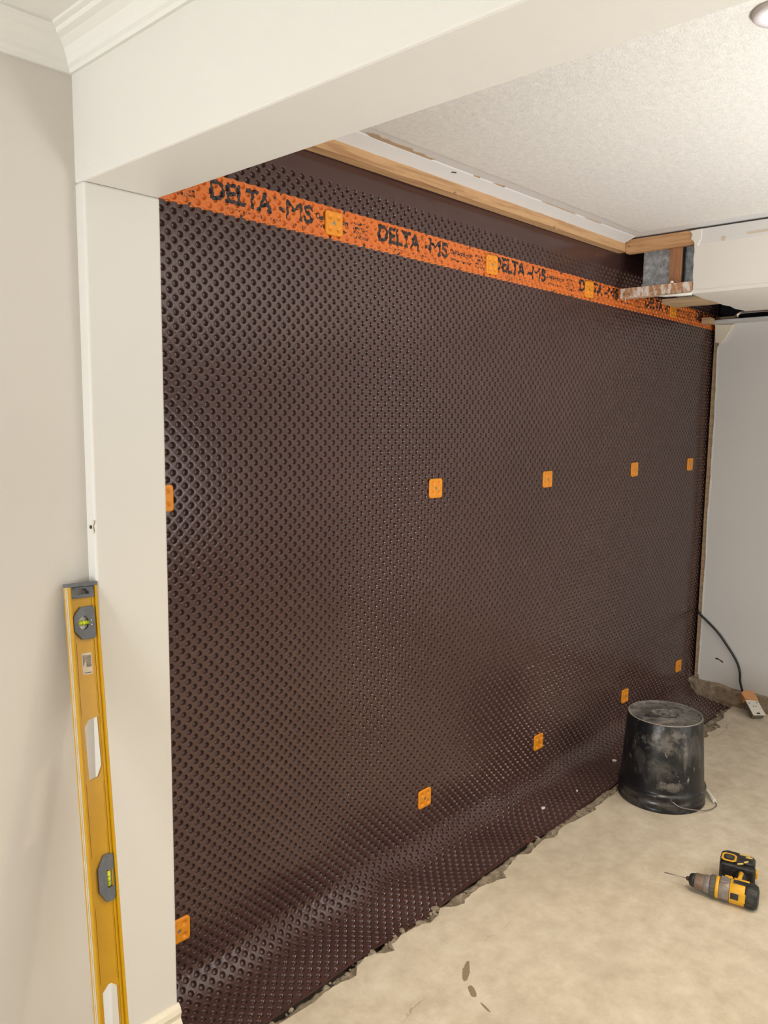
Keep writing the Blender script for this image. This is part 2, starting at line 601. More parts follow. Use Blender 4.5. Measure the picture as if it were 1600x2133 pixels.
# rubble pieces along the broken edge (each too small to pick apart)
ico = bmesh.new()
bmesh.ops.create_icosphere(ico, subdivisions=2, radius=1.0)
ico.verts.ensure_lookup_table()
IV = [v.co.copy() for v in ico.verts]
IF = [[v.index for v in f.verts] for f in ico.faces]
ico.free()
m = MB()
ex = [p[0] for p in fine]
ey = [p[1] for p in fine]
for k in range(330):
    x = 1.0 + 2.95 * random.random()
    yb = float(np.interp(x, ex, ey))
    y = yb + 0.002 + 0.028 * random.random() ** 1.2
    s = 0.004 + 0.012 * random.random() ** 2.2
    zt = -0.009 - 0.009 * random.random()
    sd = random.random() * 99
    R = Matrix.Rotation(random.random() * 6.28, 3, 'Z') @ Matrix.Rotation(random.random() * 6.28, 3, 'X')
    k1, k2 = 0.7 + 0.7 * random.random(), 0.45 + 0.4 * random.random()
    vs = []
    for p in IV:
        q = p * (1 + 0.35 * noise.noise(p * 1.6 + Vector((sd, 0, 0))))
        q = R @ Vector((q.x * k1, q.y, q.z * k2))
        vs.append((x + q.x * s, y + q.y * s, zt + q.z * s * 0.8))
    m.add(vs, IF)
rub = m.build('rubble', [M_rub], floor, recalc=False)
rub['kind'] = 'stuff'
rub['label'] = 'crumbled grey concrete rubble in the slit'

# side wall of the front room, behind the level
m = MB()
m.box((-1.8, YA, 0), (X1 + 0.005, YA + 0.1, 2.2))
wall_left = m.build('wall_left', [M_wallA])
struct(wall_left, 'beige painted wall behind the level')
# stub wall + dropped beam between the two rooms
m = MB()
m.box((X1, YJ, 0), (X2, W + 0.20, ZS))
m.box((X1, -3.0, ZS), (X2, W + 0.20, 2.2))
beam = m.build('wall_partition', [M_beam], bevel=0.004)
struct(beam, 'off white stub wall and dropped beam of the opening')
m = MB()
m.lathe([(0.0035, 0), (0.0035, 0.003)], 10, Matrix.Translation((X1 + 0.001, 1.394, 1.19)) @ Matrix.Rotation(-math.pi / 2, 4, 'Y'))
m.build('nail_hole', [M_scuff], beam)
m = MB()
m.add([(X1 - 0.0015, 1.383, 1.192), (X1 - 0.001, 1.379, 1.202), (X1 - 0.001, 1.384, 1.205), (X1 - 0.0008, 1.389, 1.186), (X1 - 0.001, 1.384, 1.178), (X1 - .001, 1.381, 1.184)], [(0, 1, 2), (0, 2, 3), (0, 3, 4), (0, 4, 5)])
m.build('paint_chip', [M_sticker], beam, recalc=False)

# crown moulding of the front room
prof = [(0.0, 1.978), (0.006, 1.978), (0.008, 1.984), (0.013, 1.988), (0.016, 1.996), (0.024, 2.008), (0.036, 2.016), (0.046, 2.019), (0.050, 2.024), (0.058, 2.026), (0.058, 2.034), (0.0, 2.034)]
m = MB()
ln = len(prof)
vs = [(-1.8, YA - p, z) for p, z in prof] + [(X1 - p, YA - p, z) for p, z in prof]
m.add([(p[0], p[1], p[2] + 0.009) for p in vs], [(i, i + 1, ln + i + 1, ln + i) for i in range(ln - 1)])
c1 = m.build('trim_1', [M_crown])
struct(c1, 'white crown moulding on the beige wall')
m = MB()
vs = [(X1 - p, YA - p, z) for p, z in prof] + [(X1 - p, -3.0, z) for p, z in prof]
m.add([(p[0], p[1], p[2] + 0.009) for p in vs], [(i, i + 1, ln + i + 1, ln + i) for i in range(ln - 1)])
c2 = m.build('trim_2', [M_crown])
struct(c2, 'white crown moulding along the beam')

# ceilings
m = MB()
m.box((-1.8, -3.0, ZC1), (X1 + 0.01, YA + 0.02, ZC1 + 0.05))
struct(m.build('ceiling_front', [M_crown]))
m = MB()
m.box((X2 - 0.01, -3.0, ZC), (XB + 0.04, 1.508, ZC + 0.05))
ceil = m.build('ceiling', [M_soft])
struct(ceil, 'ceiling of the stripped room with smooth border')


def popfn(u, v):
    x = X2 + (2.905 - X2) * u
    y = -2.98 + (1.425 + 2.98) * v
    return (x, y, ZC - 0.003 + 0.0009 * fbm(x * 70, y * 70, 0, 2))


m = MB()
NU, NV = 260, 300
pts = []
for j in range(NV + 1):
    v = (j / NV) ** 0.6
    for i in range(NU + 1):
        x = X2 + (2.91 - X2) * i / NU
        y = -2.98 + (1.425 + 2.98) * v
        rag = 0.003 * noise.noise(Vector((x * 40, y * 40, 0))) if (j == NV or i == NU) else 0
        pts.append((x + (rag if i == NU else 0), y + (rag if j == NV else 0), ZC - 0.0035 + (0.0028 if (j == NV or i == NU) else 0.0016 * fbm(x * 85, y * 85, 0, 2))))
m.add(pts, [(j * (NU + 1) + i, (j + 1) * (NU + 1) + i, (j + 1) * (NU + 1) + i + 1, j * (NU + 1) + i + 1) for j in range(NV) for i in range(NU)], 0, True)
m.build('textured_field', [M_pop], ceil, recalc=False)['label'] = 'rough textured ceiling field'
# ridge of plaster and torn paper on the smooth border
m = MB()
n = 160
xs = [X2 + 0.01 + (XB - X2 - 0.02) * i / n for i in range(n + 1)]
v1 = [(x, 1.462 + 0.003 * fbm(x * 12, 1), ZC + 0.001) for x in xs] + [(x, 1.466 + 0.003 * fbm(x * 12, 1), ZC - 0.003) for x in xs] + [(x, 1.509, ZC - 0.020 + 0.001 * fbm(x * 15, 4)) for x in xs]
m.add(v1, [(i, i + 1, n + 2 + i, n + 1 + i) for i in range(n)] + [(n + 1 + i, n + 2 + i, 2 * n + 3 + i, 2 * n + 2 + i) for i in range(n)])
m.build('plaster_ridge', [M_soft], ceil)
tears = [[(1.475, 1.452), (1.50, 1.463), (1.54, 1.464), (1.58, 1.464), (1.62, 1.465), (1.66, 1.464), (1.70, 1.4645), (1.74, 1.4645), (1.745, 1.453), (1.715, 1.456), (1.69, 1.448), (1.655, 1.455), (1.64, 1.444), (1.60, 1.447), (1.575, 1.450), (1.55, 1.444), (1.525, 1.449), (1.51, 1.441), (1.49, 1.443)],
         [(1.93, 1.464), (1.965, 1.464), (1.955, 1.457), (1.94, 1.458)],
         [(2.03, 1.464), (2.09, 1.4645), (2.08, 1.455), (2.05, 1.459)],
         [(2.30, 1.464), (2.42, 1.465), (2.52, 1.465), (2.50, 1.461), (2.40, 1.462), (2.33, 1.460)],
         [(2.58, 1.464), (2.70, 1.465), (2.69, 1.4615), (2.62, 1.460)]]
for t in tears:
    m = MB()
    m.prism(t, ZC - 0.0022, ZC + 0.001)
    m.build('torn_paper', [M_paper], ceil)
# furring strip exposed at the edge of the ceiling
m = MB()
n = 40
secs = []
for i in range(n + 1):
    x = X2 + 0.005 + (XB - X2 + 0.01) * i / n
    e = 0.0012 * noise.noise(Vector((x * 14, 2, 2)))
    secs += [(x, 1.508, ZC - 0.006), (x, 1.508 + e, ZC - 0.050 + e), (x, 1.545, ZC - 0.050 + e), (x, 1.545, ZC - 0.006)]
m.add(secs, [(4 * i + k, 4 * i + (k + 1) % 4, 4 * i + 4 + (k + 1) % 4, 4 * i + 4 + k) for i in range(n) for k in range(4)] + [(0, 1, 2, 3), (4 * n + 3, 4 * n + 2, 4 * n + 1, 4 * n)])
m.build('furring_strip', [M_wood], ceil)['label'] = 'bare pine strip along the ceiling edge'
for (x, dz) in ((1.90, 0.0), (2.45, -0.001)):
    m = MB()
    m.tube([(x, 1.5065, ZC - 0.048), (x + 0.012, 1.503, ZC - 0.055), (x + 0.02, 1.504, ZC - 0.062)], [0.002, 0.0015, 0.0006], 6)
    m.tube([(x + .004, 1.5065, ZC - 0.047), (x - 0.004, 1.502, ZC - 0.056)], [0.002, 0.0006], 6)
    m.build('splinter', [M_wood], ceil)
m = MB()
m.prism([(1.845, 1.4995), (1.85, 1.4995), (1.852, 1.478), (1.862, 1.474), (1.862, 1.472), (1.847, 1.475)], ZC - 0.0085, ZC - 0.0055)
m.build('torn_notch', [M_scuff], ceil)

# upper void behind strip, wall behind the sheet
m = MB()
m.box((0.5, W + 0.035, -0.1), (5.4, W + 0.12, 2.25))
m.box((4.12, -3.0, -0.1), (5.4, W + 0.04, 2.25))
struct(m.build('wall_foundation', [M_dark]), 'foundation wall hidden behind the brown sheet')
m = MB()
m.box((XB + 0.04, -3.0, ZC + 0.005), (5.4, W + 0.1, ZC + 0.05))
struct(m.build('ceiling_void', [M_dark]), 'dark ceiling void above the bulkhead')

# ------------------------------------------------------------------ back wall
back = empty('wall_back', (XW, 0.0, 0.0))
struct(back, 'white drywall back wall cut off short of the sheet')


def wob(z):
    return 0.004 * fbm(z * 5, 7.7) + 0.0015 * noise.noise(Vector((z * 40, 3, 1)))


m = MB()
zs = [0.066 + (1.862 - 0.066) * i / 60 for i in range(61)]
ys = [1.508 + wob(z) for z in zs]
ybs = [1.5 - 4.5 * i / 150 for i in range(151)]
pl = [(1.5 * 0 + y, z) for y, z in zip(ys, zs)] + [(-3.0, 1.862)]
bot = []
for i in range(121):
    y = -3.0 + (1.5 + 3.0) * (i / 120)
    bot.append((y, 0.066 + (0.006 * fbm(y * 11, 2) + 0.003 * noise.noise(Vector((y * 60, 1, 1))))))
pl += bot
m.prism([(p[0], p[1]) for p in pl], 0, 0.013, Matrix(((0, 0, 1, 0), (1, 0, 0, 0), (0, 1, 0, 0), (0, 0, 0, 1))))
# prism axes: local (y, z) -> world; extruded along x
dry = m.build('drywall_sheet', [M_backwall], back)
m = MB()
m.box((0.013, 1.44, 0.05), (0.06, 1.538, 1.90))
st = m.build('end_stud', [M_woodP], back, 0.002)
st['label'] = 'bare wood stud at the cut wall end'
# brittle paper edge hanging from the cut drywall
m = MB()
n = 70
vs = []
for i in range(n + 1):
    z = 0.10 + 1.66 * i / n
    y = 1.508 + wob(z)
    vs += [(-0.0006, y - 0.004, z), (-0.002 - 0.002 * abs(fbm(z * 9, 5)), y + 0.004 + 0.004 * abs(fbm(z * 13, 2)), z), (0.008, y + 0.003, z)]
m.add(vs, [(3 * i + k, 3 * i + k + 1, 3 * i + 4 + k, 3 * i + 3 + k) for i in range(n) for k in range(2)])
m.build('torn_edge_paper', [M_soft], back)
# corner bead left from the old soffit
m = MB()
m.prism([(1.530, 1.862), (1.438, 1.858), (1.478, 1.785), (1.494, 1.770), (1.524, 1.776)], -0.012, -0.001, Matrix(((0, 0, 1, 0), (1, 0, 0, 0), (0, 1, 0, 0), (0, 0, 0, 1))))
m.build('plaster_corner', [M_trimw], back, 0.003)
# leftover strip of the old soffit drywall on top of the wall
m = MB()
top = []
n = 60
a1 = [(1.536, -0.09), (1.53, -0.10), (1.50, -0.088), (1.44, -0.100), (1.38, -0.096), (1.30, -0.102), (1.2, -0.098), (1.0, -0.10), (0.5, -0.1), (-2.9, -0.1)]
pl = [(x, y) for (y, x) in a1] + [(0.012, -2.9), (0.012, 1.536)]
m.prism([(p[0], p[1]) for p in pl], 1.862, 1.874)
m.build('soffit_remnant', [M_soft], back, 0.0015)
# dark paint scuff near the bottom corner
m = MB()
m.prism([(1.435, 0.205), (1.42, 0.206), (1.405, 0.199), (1.395, 0.196), (1.392, 0.186), (1.402, 0.191), (1.415, 0.198), (1.43, 0.199)], -0.0008, 0.001, Matrix(((0, 0, 1, 0), (1, 0, 0, 0), (0, 1, 0, 0), (0, 0, 0, 1))))
m.build('scuff_mark', [M_scuff], back)


def footfn(u, v):
    y = 1.62 - 4.6 * (u ** 1.6)
    t = v
    # profile: up the front then back under the drywall
    if t < 0.5:
        z = -0.05 + (0.115 + 0.02 * max(0, (y - 1.3)) / 0.3) * (t / 0.5)
        x = -0.075 + 0.02 * (t / 0.5) + 0.10 * max(0, y - 1.27)
    else:
        z = 0.065 + 0.02 * max(0, (y - 1.3)) / 0.3
        x = -0.055 + 0.10 * max(0, y - 1.27) + 0.16 * (t - 0.5) / 0.5
    d = 0.016 * fbm(y * 9, z * 12, x * 12) + 0.004 * fbm(y * 50, z * 50, x * 40)
    return (x + d * 0.8, y, z + d * (0.55 if t >= 0.45 else 0.3))


grid('footing', footfn, 260, 26, M_foot, back)['label'] = 'rough concrete footing under the white wall'

# ------------------------------------------------------------------ bulkhead with open framing
bulk = empty('wall_bulkhead', (XB, 1.235, 1.865))
struct(bulk, 'white bulkhead broken open at its left end')
LX = Matrix(((0, 0, 1, 0), (1, 0, 0, 0), (0, 1, 0, 0), (0, 0, 0, 1)))
m = MB()
dl = [(0.004 * fbm(z * 30, 4), z) for z in [0.0 + 0.229 * i / 14 for i in range(15)]]
pl = [(0.0 + d, z) for d, z in dl] + [(-4.2, 0.229), (-4.2, 0.0)]
m.prism(pl, 0.0, 0.012, LX)
m.build('drywall_face', [M_bulk], bulk, 0.001)
m = MB()
pl = [(-0.001, 0.001), (0.60, 0.012), (0.625, -0.04), (0.60, -0.09), (0.60, -4.2), (-0.001, -4.2)]
back_edge = [(0.05, 0.004), (0.14, 0.014), (0.24, 0.008), (0.36, 0.018), (0.42, 0.010), (0.50, 0.022)]
pl = [pl[0]] + back_edge + pl[1:]
xs_ = sorted(set([p[0] for p in pl[:8]]))
vs, fs = [], []
for p in pl[:8]:
    vs += [(p[0], p[1], -0.002), (p[0], -0.15, -0.002), (p[0], p[1], 0.011), (p[0], -0.15, 0.011)]
for i in range(7):
    a, b = 4 * i, 4 * i + 4
    if i == 0:
        fs.append((0, 1, 3, 2))
    fs += [(a, a + 1, b + 1, b), (a + 2, b + 2, b + 3, a + 3), (a, b, b + 2, a + 2)]
m.add(vs, fs)
m.box((-0.001, -4.2, -0.002), (0.60, -0.15, 0.011))
m.build('drywall_underside', [M_bulk], bulk)
m = MB()   # raised tape joint band across the face
m.prism([(0.0, 0.172), (-4.2, 0.172), (-4.2, 0.228), (-0.012, 0.228), (-0.006, 0.2)], -0.0025, 0.0, LX)
m.build('tape_joint', [M_backwall], bulk, 0.001)
m = MB()
m.prism([(0.018, 0.226), (-0.028, 0.228), (-0.026, 0.190), (-0.014, 0.168), (-0.004, 0.172), (0.002, 0.186), (0.013, 0.196), (0.008, 0.212)], -0.006, -0.0005, LX)
m.build('plaster_patch', [M_bulk], bulk, 0.0015)
m = MB()
m.lathe([(0.008, 0), (0.007, 0.0012)], 14, Matrix.Translation((-0.0025, -0.106, 0.183)) @ Matrix.Rotation(-math.pi / 2, 4, 'Y') @ Matrix.Scale(1.0, 4))
m.build('rust_spot', [M_sticker], bulk)
m = MB()
m.prism([(-0.19, 0.185), (-0.30, 0.186), (-0.30, 0.194), (-0.185, 0.192)], -0.0035, -0.002, LX)
m.build('filler_smear', [M_sticker], bulk)
m = MB()
m.box((0.0, -0.01, 0.178), (0.036, 0.272, 0.229))
o = m.build('top_plate', [M_woodY], bulk, 0.002)
o['label'] = 'bare pine plate at the ceiling'
m = MB()
m.box((0.0, -0.005, 0.006), (0.036, 0.287, 0.045))
o = m.build('bottom_plate', [M_woodS], bulk, 0.002)
o['label'] = 'lower pine plate smeared with white plaster'
m = MB()
m.box((0.018, 0.052, 0.045), (0.036, 0.100, 0.178))
o = m.build('stud', [M_woodZ], bulk, 0.002)
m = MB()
m.box((0.026, 0.047, 0.045), (0.034, 0.052, 0.178))  # near-black strip put in for the shadow line beside the stud
m.build('stud_shadow_strip', [M_dark], bulk)
m = MB()
m.box((0.20, -0.02, 0.0), (0.34, 0.205, 0.02))
o = m.build('blocking', [M_woodP], bulk, 0.002)
m = MB()
m.box((0.86, 0.262, -0.012), (0.92, 0.302, 0.016))
o = m.build('blocking', [M_woodP], bulk, 0.002)
for y, z in ((0.258, 0.204), (0.268, 0.020), (0.245, 0.018)):
    m = MB()
    m.lathe([(0.0035, 0), (0.003, 0.004), (0.001, 0.006)], 8, Matrix.Translation((0, y, z)) @ Matrix.Rotation(-math.pi / 2, 4, 'Y'))
    m.build('nail', [M_screw], bulk)
m = MB()
m.lathe([(0.006, 0.0), (0.007, 0.003), (0.004, 0.008)], 10, Matrix.Translation((0.0, 0.078, 0.046)))
m.build('plaster_lump', [M_flake], bulk)
m = MB()
m.tube([(-0.002, 0.0, -0.001), (-0.003, 0.10, 0.000), (-0.002, 0.15, 0.004)], [0.006, 0.004, 0.001], 8)
m.tube([(-0.001, 0.262, 0.012), (-0.001, 0.262, -0.012)], [0.0015, 0.0006], 6)
m.build('plaster_drip', [M_flake], bulk)

duct = empty('air_duct', (XB + 0.05, 0.4, 1.915))
tag(duct, 'galvanised sheet metal duct behind the open framing of the bulkhead', 'duct')
m = MB()
m.box((0, -3.2, 0), (0.48, 1.055, 0.165))
m.build('duct_body', [M_galv], duct, 0.004)
m = MB()
m.box((-0.003, 0.82, 0), (0.0, 0.834, 0.165))
m.box((-0.002, -3.2, 0.0), (0.002, 1.057, 0.012))
m.build('seam', [M_galv], duct, 0.001)

# chrome rod in the gap over the back wall
m = MB()
pts = [(3.80, 1.362, 1.868), (3.80, 1.358, 1.880), (3.80, 1.345, 1.888), (3.80, 1.32, 1.890), (3.80, 0.9, 1.890), (3.80, 0.2, 1.890)]
m.tube(pts, 0.008, 10)
rod = m.build('hanger_rod', [M_chrome])
tag(rod, 'bent chrome rod in the dark gap above the back wall', 'rod')
m = MB()
m.box((3.86, 1.14, 1.876), (3.96, 1.19, 1.94))
o = m.build('wood_block', [M_woodP], bevel=0.002)
tag(o, 'small pale wood block behind the chrome rod', 'block')

# ------------------------------------------------------------------ far parts of the rooms (behind the camera)
m = MB()
m.box((-1.85, -3.05, 0), (5.4, -3.0, 2.2))
struct(m.build('wall_rear', [M_backwall]))
m = MB()
m.box((-1.85, -3.0, 0), (-1.8, YA + 0.1, 2.2))
struct(m.build('wall_window', [M_wallA]))

# baseboard on the jamb
prof = [(0.0, 0.150), (0.004, 0.150), (0.010, 0.143), (0.0135, 0.133), (0.011, 0.125), (0.010, 0.119), (0.017, 0.108), (0.019, 0.100), (0.019, 0.0), (0.0, 0.0)]
m = MB()
ln = len(prof)
m.add([(X1 + 0.002, YJ - p, z) for p, z in prof] + [(X2 + 0.001, YJ - p, z) for p, z in prof],
      [(i, (i + 1) % ln, ln + (i + 1) % ln, ln + i) for i in range(ln)] + [list(range(ln)), list(range(ln, 2 * ln))[::-1]])
bb = m.build('baseboard_jamb', [M_trimw])
struct(bb, 'ivory baseboard at the foot of the jamb')

# ------------------------------------------------------------------ dimple sheet
P = 0.0306
H2 = P / 2
ARC_Z, ARC_R, ARC_A = 0.088, 0.084, math.radians(85)
T_END = ARC_Z - ARC_R * ARC_A      # arc parameter where the curve turns straight


def surf(x, t):
    """sheet surface: x along the wall, t height (arc length continues below ARC_Z). returns point, normal"""
    und = 0.0022 * math.sin(x * 2.3 + 0.7) * math.sin(t * 3.1 + 1.0) + 0.0010 * math.sin(x * 7.1 + t * 5)
    low = max(0.0, min(1.0, (0.35 - t) / 0.3))
    und += low * (0.006 * math.sin(x * 8.3 + 0.6) * math.cos(t * 16) + 0.004 * math.sin(x * 17 + t * 20))
    if t >= ARC_Z:
        y, z, ny, nz = W, t, -1.0, 0.0
    elif t >= T_END:
        a = (ARC_Z - t) / ARC_R
        y = W - ARC_R + ARC_R * math.cos(a)
        z = ARC_Z - ARC_R * math.sin(a)
        ny, nz = -math.cos(a), math.sin(a)
    else:
        d = T_END - t
        y = W - ARC_R + ARC_R * math.cos(ARC_A) - d * math.sin(ARC_A)
        z = ARC_Z - ARC_R * math.sin(ARC_A) - d * math.cos(ARC_A)
        ny, nz = -math.cos(ARC_A), math.sin(ARC_A)
    return (x, y + ny * und, z + nz * und), (0.0, ny, nz)


def tilt(x):
    return -0.0045 * (x - 1.0)


RIM = [(0.0085, 0.0), (0.0079, 0.0001), (0.0071, 0.0011), (0.0056, 0.0068), (0.0042, 0.0080)]
SX0, SX1 = 0.800, 4.09
T0 = 2.004 - H2          # height of the topmost row of dimples (centres)
BT0, BT1 = 1.8555, 1.938
def band_lo(x): return 1.8585 - 0.0045 * x
def band_hi(x): return 1.9425 - 0.0075 * x

T_MIN = T_END - 0.130
verts, faces, smooth = [], [], []
kept = set()
vid = {}


def corner(i, j):
    k = (i, j)
    if k not in vid:
        x = SX0 + i * H2
        t = T0 + j * H2 + tilt(x)
        p, nrm = surf(x, t)
        vid[k] = len(verts)
        verts.append(p)
    return vid[k]


ni = int((SX1 - SX0) / H2)
nj_lo = int((T_MIN - T0) / H2) - 1
for j in range(nj_lo, 9):
    for i in range(0, ni):
        if (i + j) % 2:
            continue
        x = SX0 + i * H2
        t = T0 + j * H2 + tilt(x)
        if t < T_MIN + 0.010 * noise.noise(Vector((x * 1.2, 8, 1))):
            continue
        if t > 2.115:
            continue
        c = [corner(i + 1, j), corner(i, j + 1), corner(i - 1, j), corner(i, j - 1)]
        kept.add((i, j))
        if j > 0:
            faces.append(c)
            continue
        if t - H2 > band_lo(x) + 0.002 and t + H2 < band_hi(x) - 0.002:
            continue
        far = False
        ns = 8 if far else 12
        rim = RIM if not far else [RIM[0], RIM[1], RIM[3], RIM[4]]
        rings = []
        dep_k = 1.0 + 0.06 * noise.noise(Vector((i * 0.7, j * 0.7, 0)))
        for (r, d) in rim:
            ring = []
            for k in range(ns):
                a = 2 * math.pi * k / ns
                p, nr = surf(x + r * math.cos(a), t + r * math.sin(a))
                ring.append(len(verts))
                verts.append((p[0], p[1] - nr[1] * d * dep_k, p[2] - nr[2] * d * dep_k))
            rings.append(ring)
        q = ns // 4
        r0 = rings[0]
        for s in range(4):
            for k in range(q):
                faces.append([c[s], r0[(s * q + k + 1) % ns], r0[(s * q + k) % ns]] if k < q // 2 or q == 2 and k == 0 else
                             [c[(s + 1) % 4], r0[(s * q + k + 1) % ns], r0[(s * q + k) % ns]])
            mid = r0[(s * q + (q // 2 if q > 2 else 1)) % ns]
            if q == 2:
                mid = r0[(s * q + 1) % ns]
            faces.append([c[s], c[(s + 1) % 4], mid])
        for a, b in zip(rings[:-1], rings[1:]):
            for k in range(ns):
                faces.append([a[k], a[(k + 1) % ns], b[(k + 1) % ns], b[k]])
        p, nr = surf(x, t)
        dd = (RIM[-1][1] + 0.0002) * dep_k
        ctr = len(verts)
        verts.append((p[0], p[1] - nr[1] * dd, p[2] - nr[2] * dd))
        last = rings[-1]
        for k in range(ns):
            faces.append([last[k], last[(k + 1) % ns], ctr])
for (i, j) in list(kept):
    if (i + 2, j) in kept and (i + 1, j - 1) not in kept and j < -20:
        faces.append([corner(i + 1, j), corner(i, j - 1), corner(i + 2, j - 1)])
me = bpy.data.meshes.new('dimpled_sheet')
me.from_pydata(verts, [], faces)
me.materials.append(M_mem)
me.polygons.foreach_set('use_smooth', [True] * len(me.polygons))
bm = bmesh.new(); bm.from_mesh(me)
bmesh.ops.recalc_face_normals(bm, faces=bm.faces)
bm.to_mesh(me); bm.free()
sheet = bpy.data.objects.new('dimpled_sheet', me)
COL.objects.link(sheet)
tag(sheet, 'dark brown plastic dimple drainage sheet covering the whole wall down to the floor', 'membrane')

# ---- the printed orange band: a fine height field with the print as an ink attribute
DX = 0.0013
bx = np.arange(SX0, SX1 + DX, DX)
nb = 66
U = np.linspace(0, 1, nb + 1)
lo = 1.8585 - 0.0045 * bx
hi = 1.9425 - 0.0075 * bx
wv = 0.0010 * np.sin(bx * 2 * np.pi / P)
Tg = lo[None, :] + (hi - lo)[None, :] * U[:, None] + wv[None, :]
Xg = np.repeat(bx[None, :], nb + 1, 0)
# depth of the cups (nearest lattice centre)
gi = (Xg - SX0) / H2
gj = (Tg - T0 + 0.0045 * (Xg - 1.0)) / H2
a_ = np.round((gi + gj) / 2)
b_ = np.round((gi - gj) / 2)
dist = np.hypot(gi - (a_ + b_), gj - (a_ - b_)) * H2
dep = np.interp(dist, [0, 0.0042, 0.0056, 0.0071, 0.0079, 0.0085], [0.0082, 0.0080, 0.0068, 0.0011, 0.0001, 0.0])
und = 0.0022 * np.sin(Xg * 2.3 + 0.7) * np.sin(Tg * 3.1 + 1.0) + 0.0010 * np.sin(Xg * 7.1 + Tg * 5)
Yg = W - und + dep * 0.65 - 0.0007

ink = np.zeros_like(Xg)


def text_tris(body, size, offset):
    cu = bpy.data.curves.new('t', 'FONT')
    cu.body = body
    cu.size = size
    cu.offset = offset
    cu.resolution_u = 4
    ob = bpy.data.objects.new('t', cu)
    COL.objects.link(ob)
    bpy.context.view_layer.update()
    dg = bpy.context.evaluated_depsgraph_get()
    mm = ob.evaluated_get(dg).to_mesh()
    mm.calc_loop_triangles()
    v = np.array([p.co[:2] for p in mm.vertices])
    tr = np.array([t.vertices[:] for t in mm.loop_triangles])
    ob.evaluated_get(dg).to_mesh_clear()
    bpy.data.objects.remove(ob)
    bpy.data.curves.remove(cu)
    return v, tr


def stamp(v, tr, x0, x1, z0, z1):
    """scale text outline into the box x0..x1, z0..z1 (z relative to the band, in metres above its lower edge)"""
    mn, mx = v.min(0), v.max(0)
    q = (v - mn) / (mx - mn) * np.array([x1 - x0, z1 - z0]) + np.array([x0, z0])
    # print distorted by the forming of the cups
    WX = Xg + 0.0011 * np.sin(Tg * 2 * np.pi / H2 + 0.5)
    WZ = (Tg - lo[None, :]) + 0.0009 * np.sin(Xg * 2 * np.pi / H2)
    for t in tr:
        a, b, c = q[t[0]], q[t[1]], q[t[2]]
        xa, xb = min(a[0], b[0], c[0]) - 0.004, max(a[0], b[0], c[0]) + 0.004
        i0, i1 = np.searchsorted(bx, [xa, xb])
        if i0 >= i1:
            continue
        X_, Z_ = WX[:, i0:i1], WZ[:, i0:i1]
        d = (b[0] - a[0]) * (c[1] - a[1]) - (c[0] - a[0]) * (b[1] - a[1])
        if abs(d) < 1e-14:
            continue
        l1 = ((b[0] - X_) * (c[1] - Z_) - (c[0] - X_) * (b[1] - Z_)) / d
        l2 = ((c[0] - X_) * (a[1] - Z_) - (a[0] - X_) * (c[1] - Z_)) / d
        l3 = 1 - l1 - l2
        ink[:, i0:i1][(l1 >= -1e-6) & (l2 >= -1e-6) & (l3 >= -1e-6)] = 1.0


T_word = text_tris('DELTA', 0.05, 0.0017)
T_r = text_tris('\u00ae', 0.02, 0.0002)
T_m = text_tris('M', 0.05, 0.0)
T_s = text_tris('S', 0.05, 0.0017)
T_dash = text_tris('-', 0.05, 0.0010)
T_icc = text_tris('ICC ESR-2556, CCMC 13264-R, ICC ESR-1636', 0.01, 0.00012)
T_com = text_tris('Delta-ms.com', 0.014, 0.0003)
T_war = text_tris('Warranty', 0.011, 0.0002)
T_n = [text_tris(s, 0.01, 0.00015) for s in ('NORTH', 'AMERICA', 'MADE IN CAN', '1-8 423824')]
x = 1.078 - 0.545
while x < SX1:
    stamp(*T_word, x, x + 0.178, 0.026, 0.071)
    stamp(*T_r, x + 0.180, x + 0.193, 0.056, 0.069)
    stamp(*T_dash, x + 0.197, x + 0.216, 0.038, 0.048)
    stamp(*T_m, x + 0.220, x + 0.272, 0.025, 0.070)
    stamp(*T_s, x + 0.277, x + 0.308, 0.025, 0.070)
    stamp(*T_icc, x + 0.045, x + 0.285, 0.010, 0.018)
    stamp(*T_com, x + 0.318, x + 0.432, 0.042, 0.057)
    stamp(*T_war, x + 0.325, x + 0.425, 0.020, 0.031)
    for k, t in enumerate(T_n):
        stamp(*t, x + 0.450, x + 0.505, 0.051 - 0.0115 * k, 0.0595 - 0.0115 * k)
    for dx, zz in ((0.085, 0.004), (0.205, 0.078), (0.365, 0.003), (0.415, 0.075), (0.49, 0.003)):
        ii = np.abs(Xg - (x + dx) - 0.4 * (Tg - lo[None, :] - zz)) < 0.0035
        jj = np.abs(Tg - lo[None, :] - zz) < 0.0045
        ink[ii & jj] = 1.0
    x += 0.545
# soften to anti-alias
k = ink.copy()
for _ in range(1):
    k = (k + np.roll(k, 1, 0) + np.roll(k, -1, 0) + np.roll(k, 1, 1) + np.roll(k, -1, 1)) / 5
nx = len(bx)
idx = np.arange((nb + 1) * nx).reshape(nb + 1, nx)
q = np.stack([idx[:-1, :-1], idx[:-1, 1:], idx[1:, 1:], idx[1:, :-1]], -1).reshape(-1, 4)
co = np.stack([Xg, Yg, Tg], -1).reshape(-1, 3)
me = bpy.data.meshes.new('printed_band')
me.vertices.add(len(co))
me.vertices.foreach_set('co', co.astype(np.float32).ravel())
me.loops.add(len(q) * 4)
me.loops.foreach_set('vertex_index', q.astype(np.int32).ravel())
me.polygons.add(len(q))
me.polygons.foreach_set('loop_start', (np.arange(len(q)) * 4).astype(np.int32))
me.polygons.foreach_set('use_smooth', np.ones(len(q), dtype=bool))
me.update(calc_edges=True)
at = me.attributes.new('ink', 'FLOAT', 'POINT')
at.data.foreach_set('value', k.ravel().astype(np.float32))
me.materials.append(M_band)
band = bpy.data.objects.new('printed_band', me)
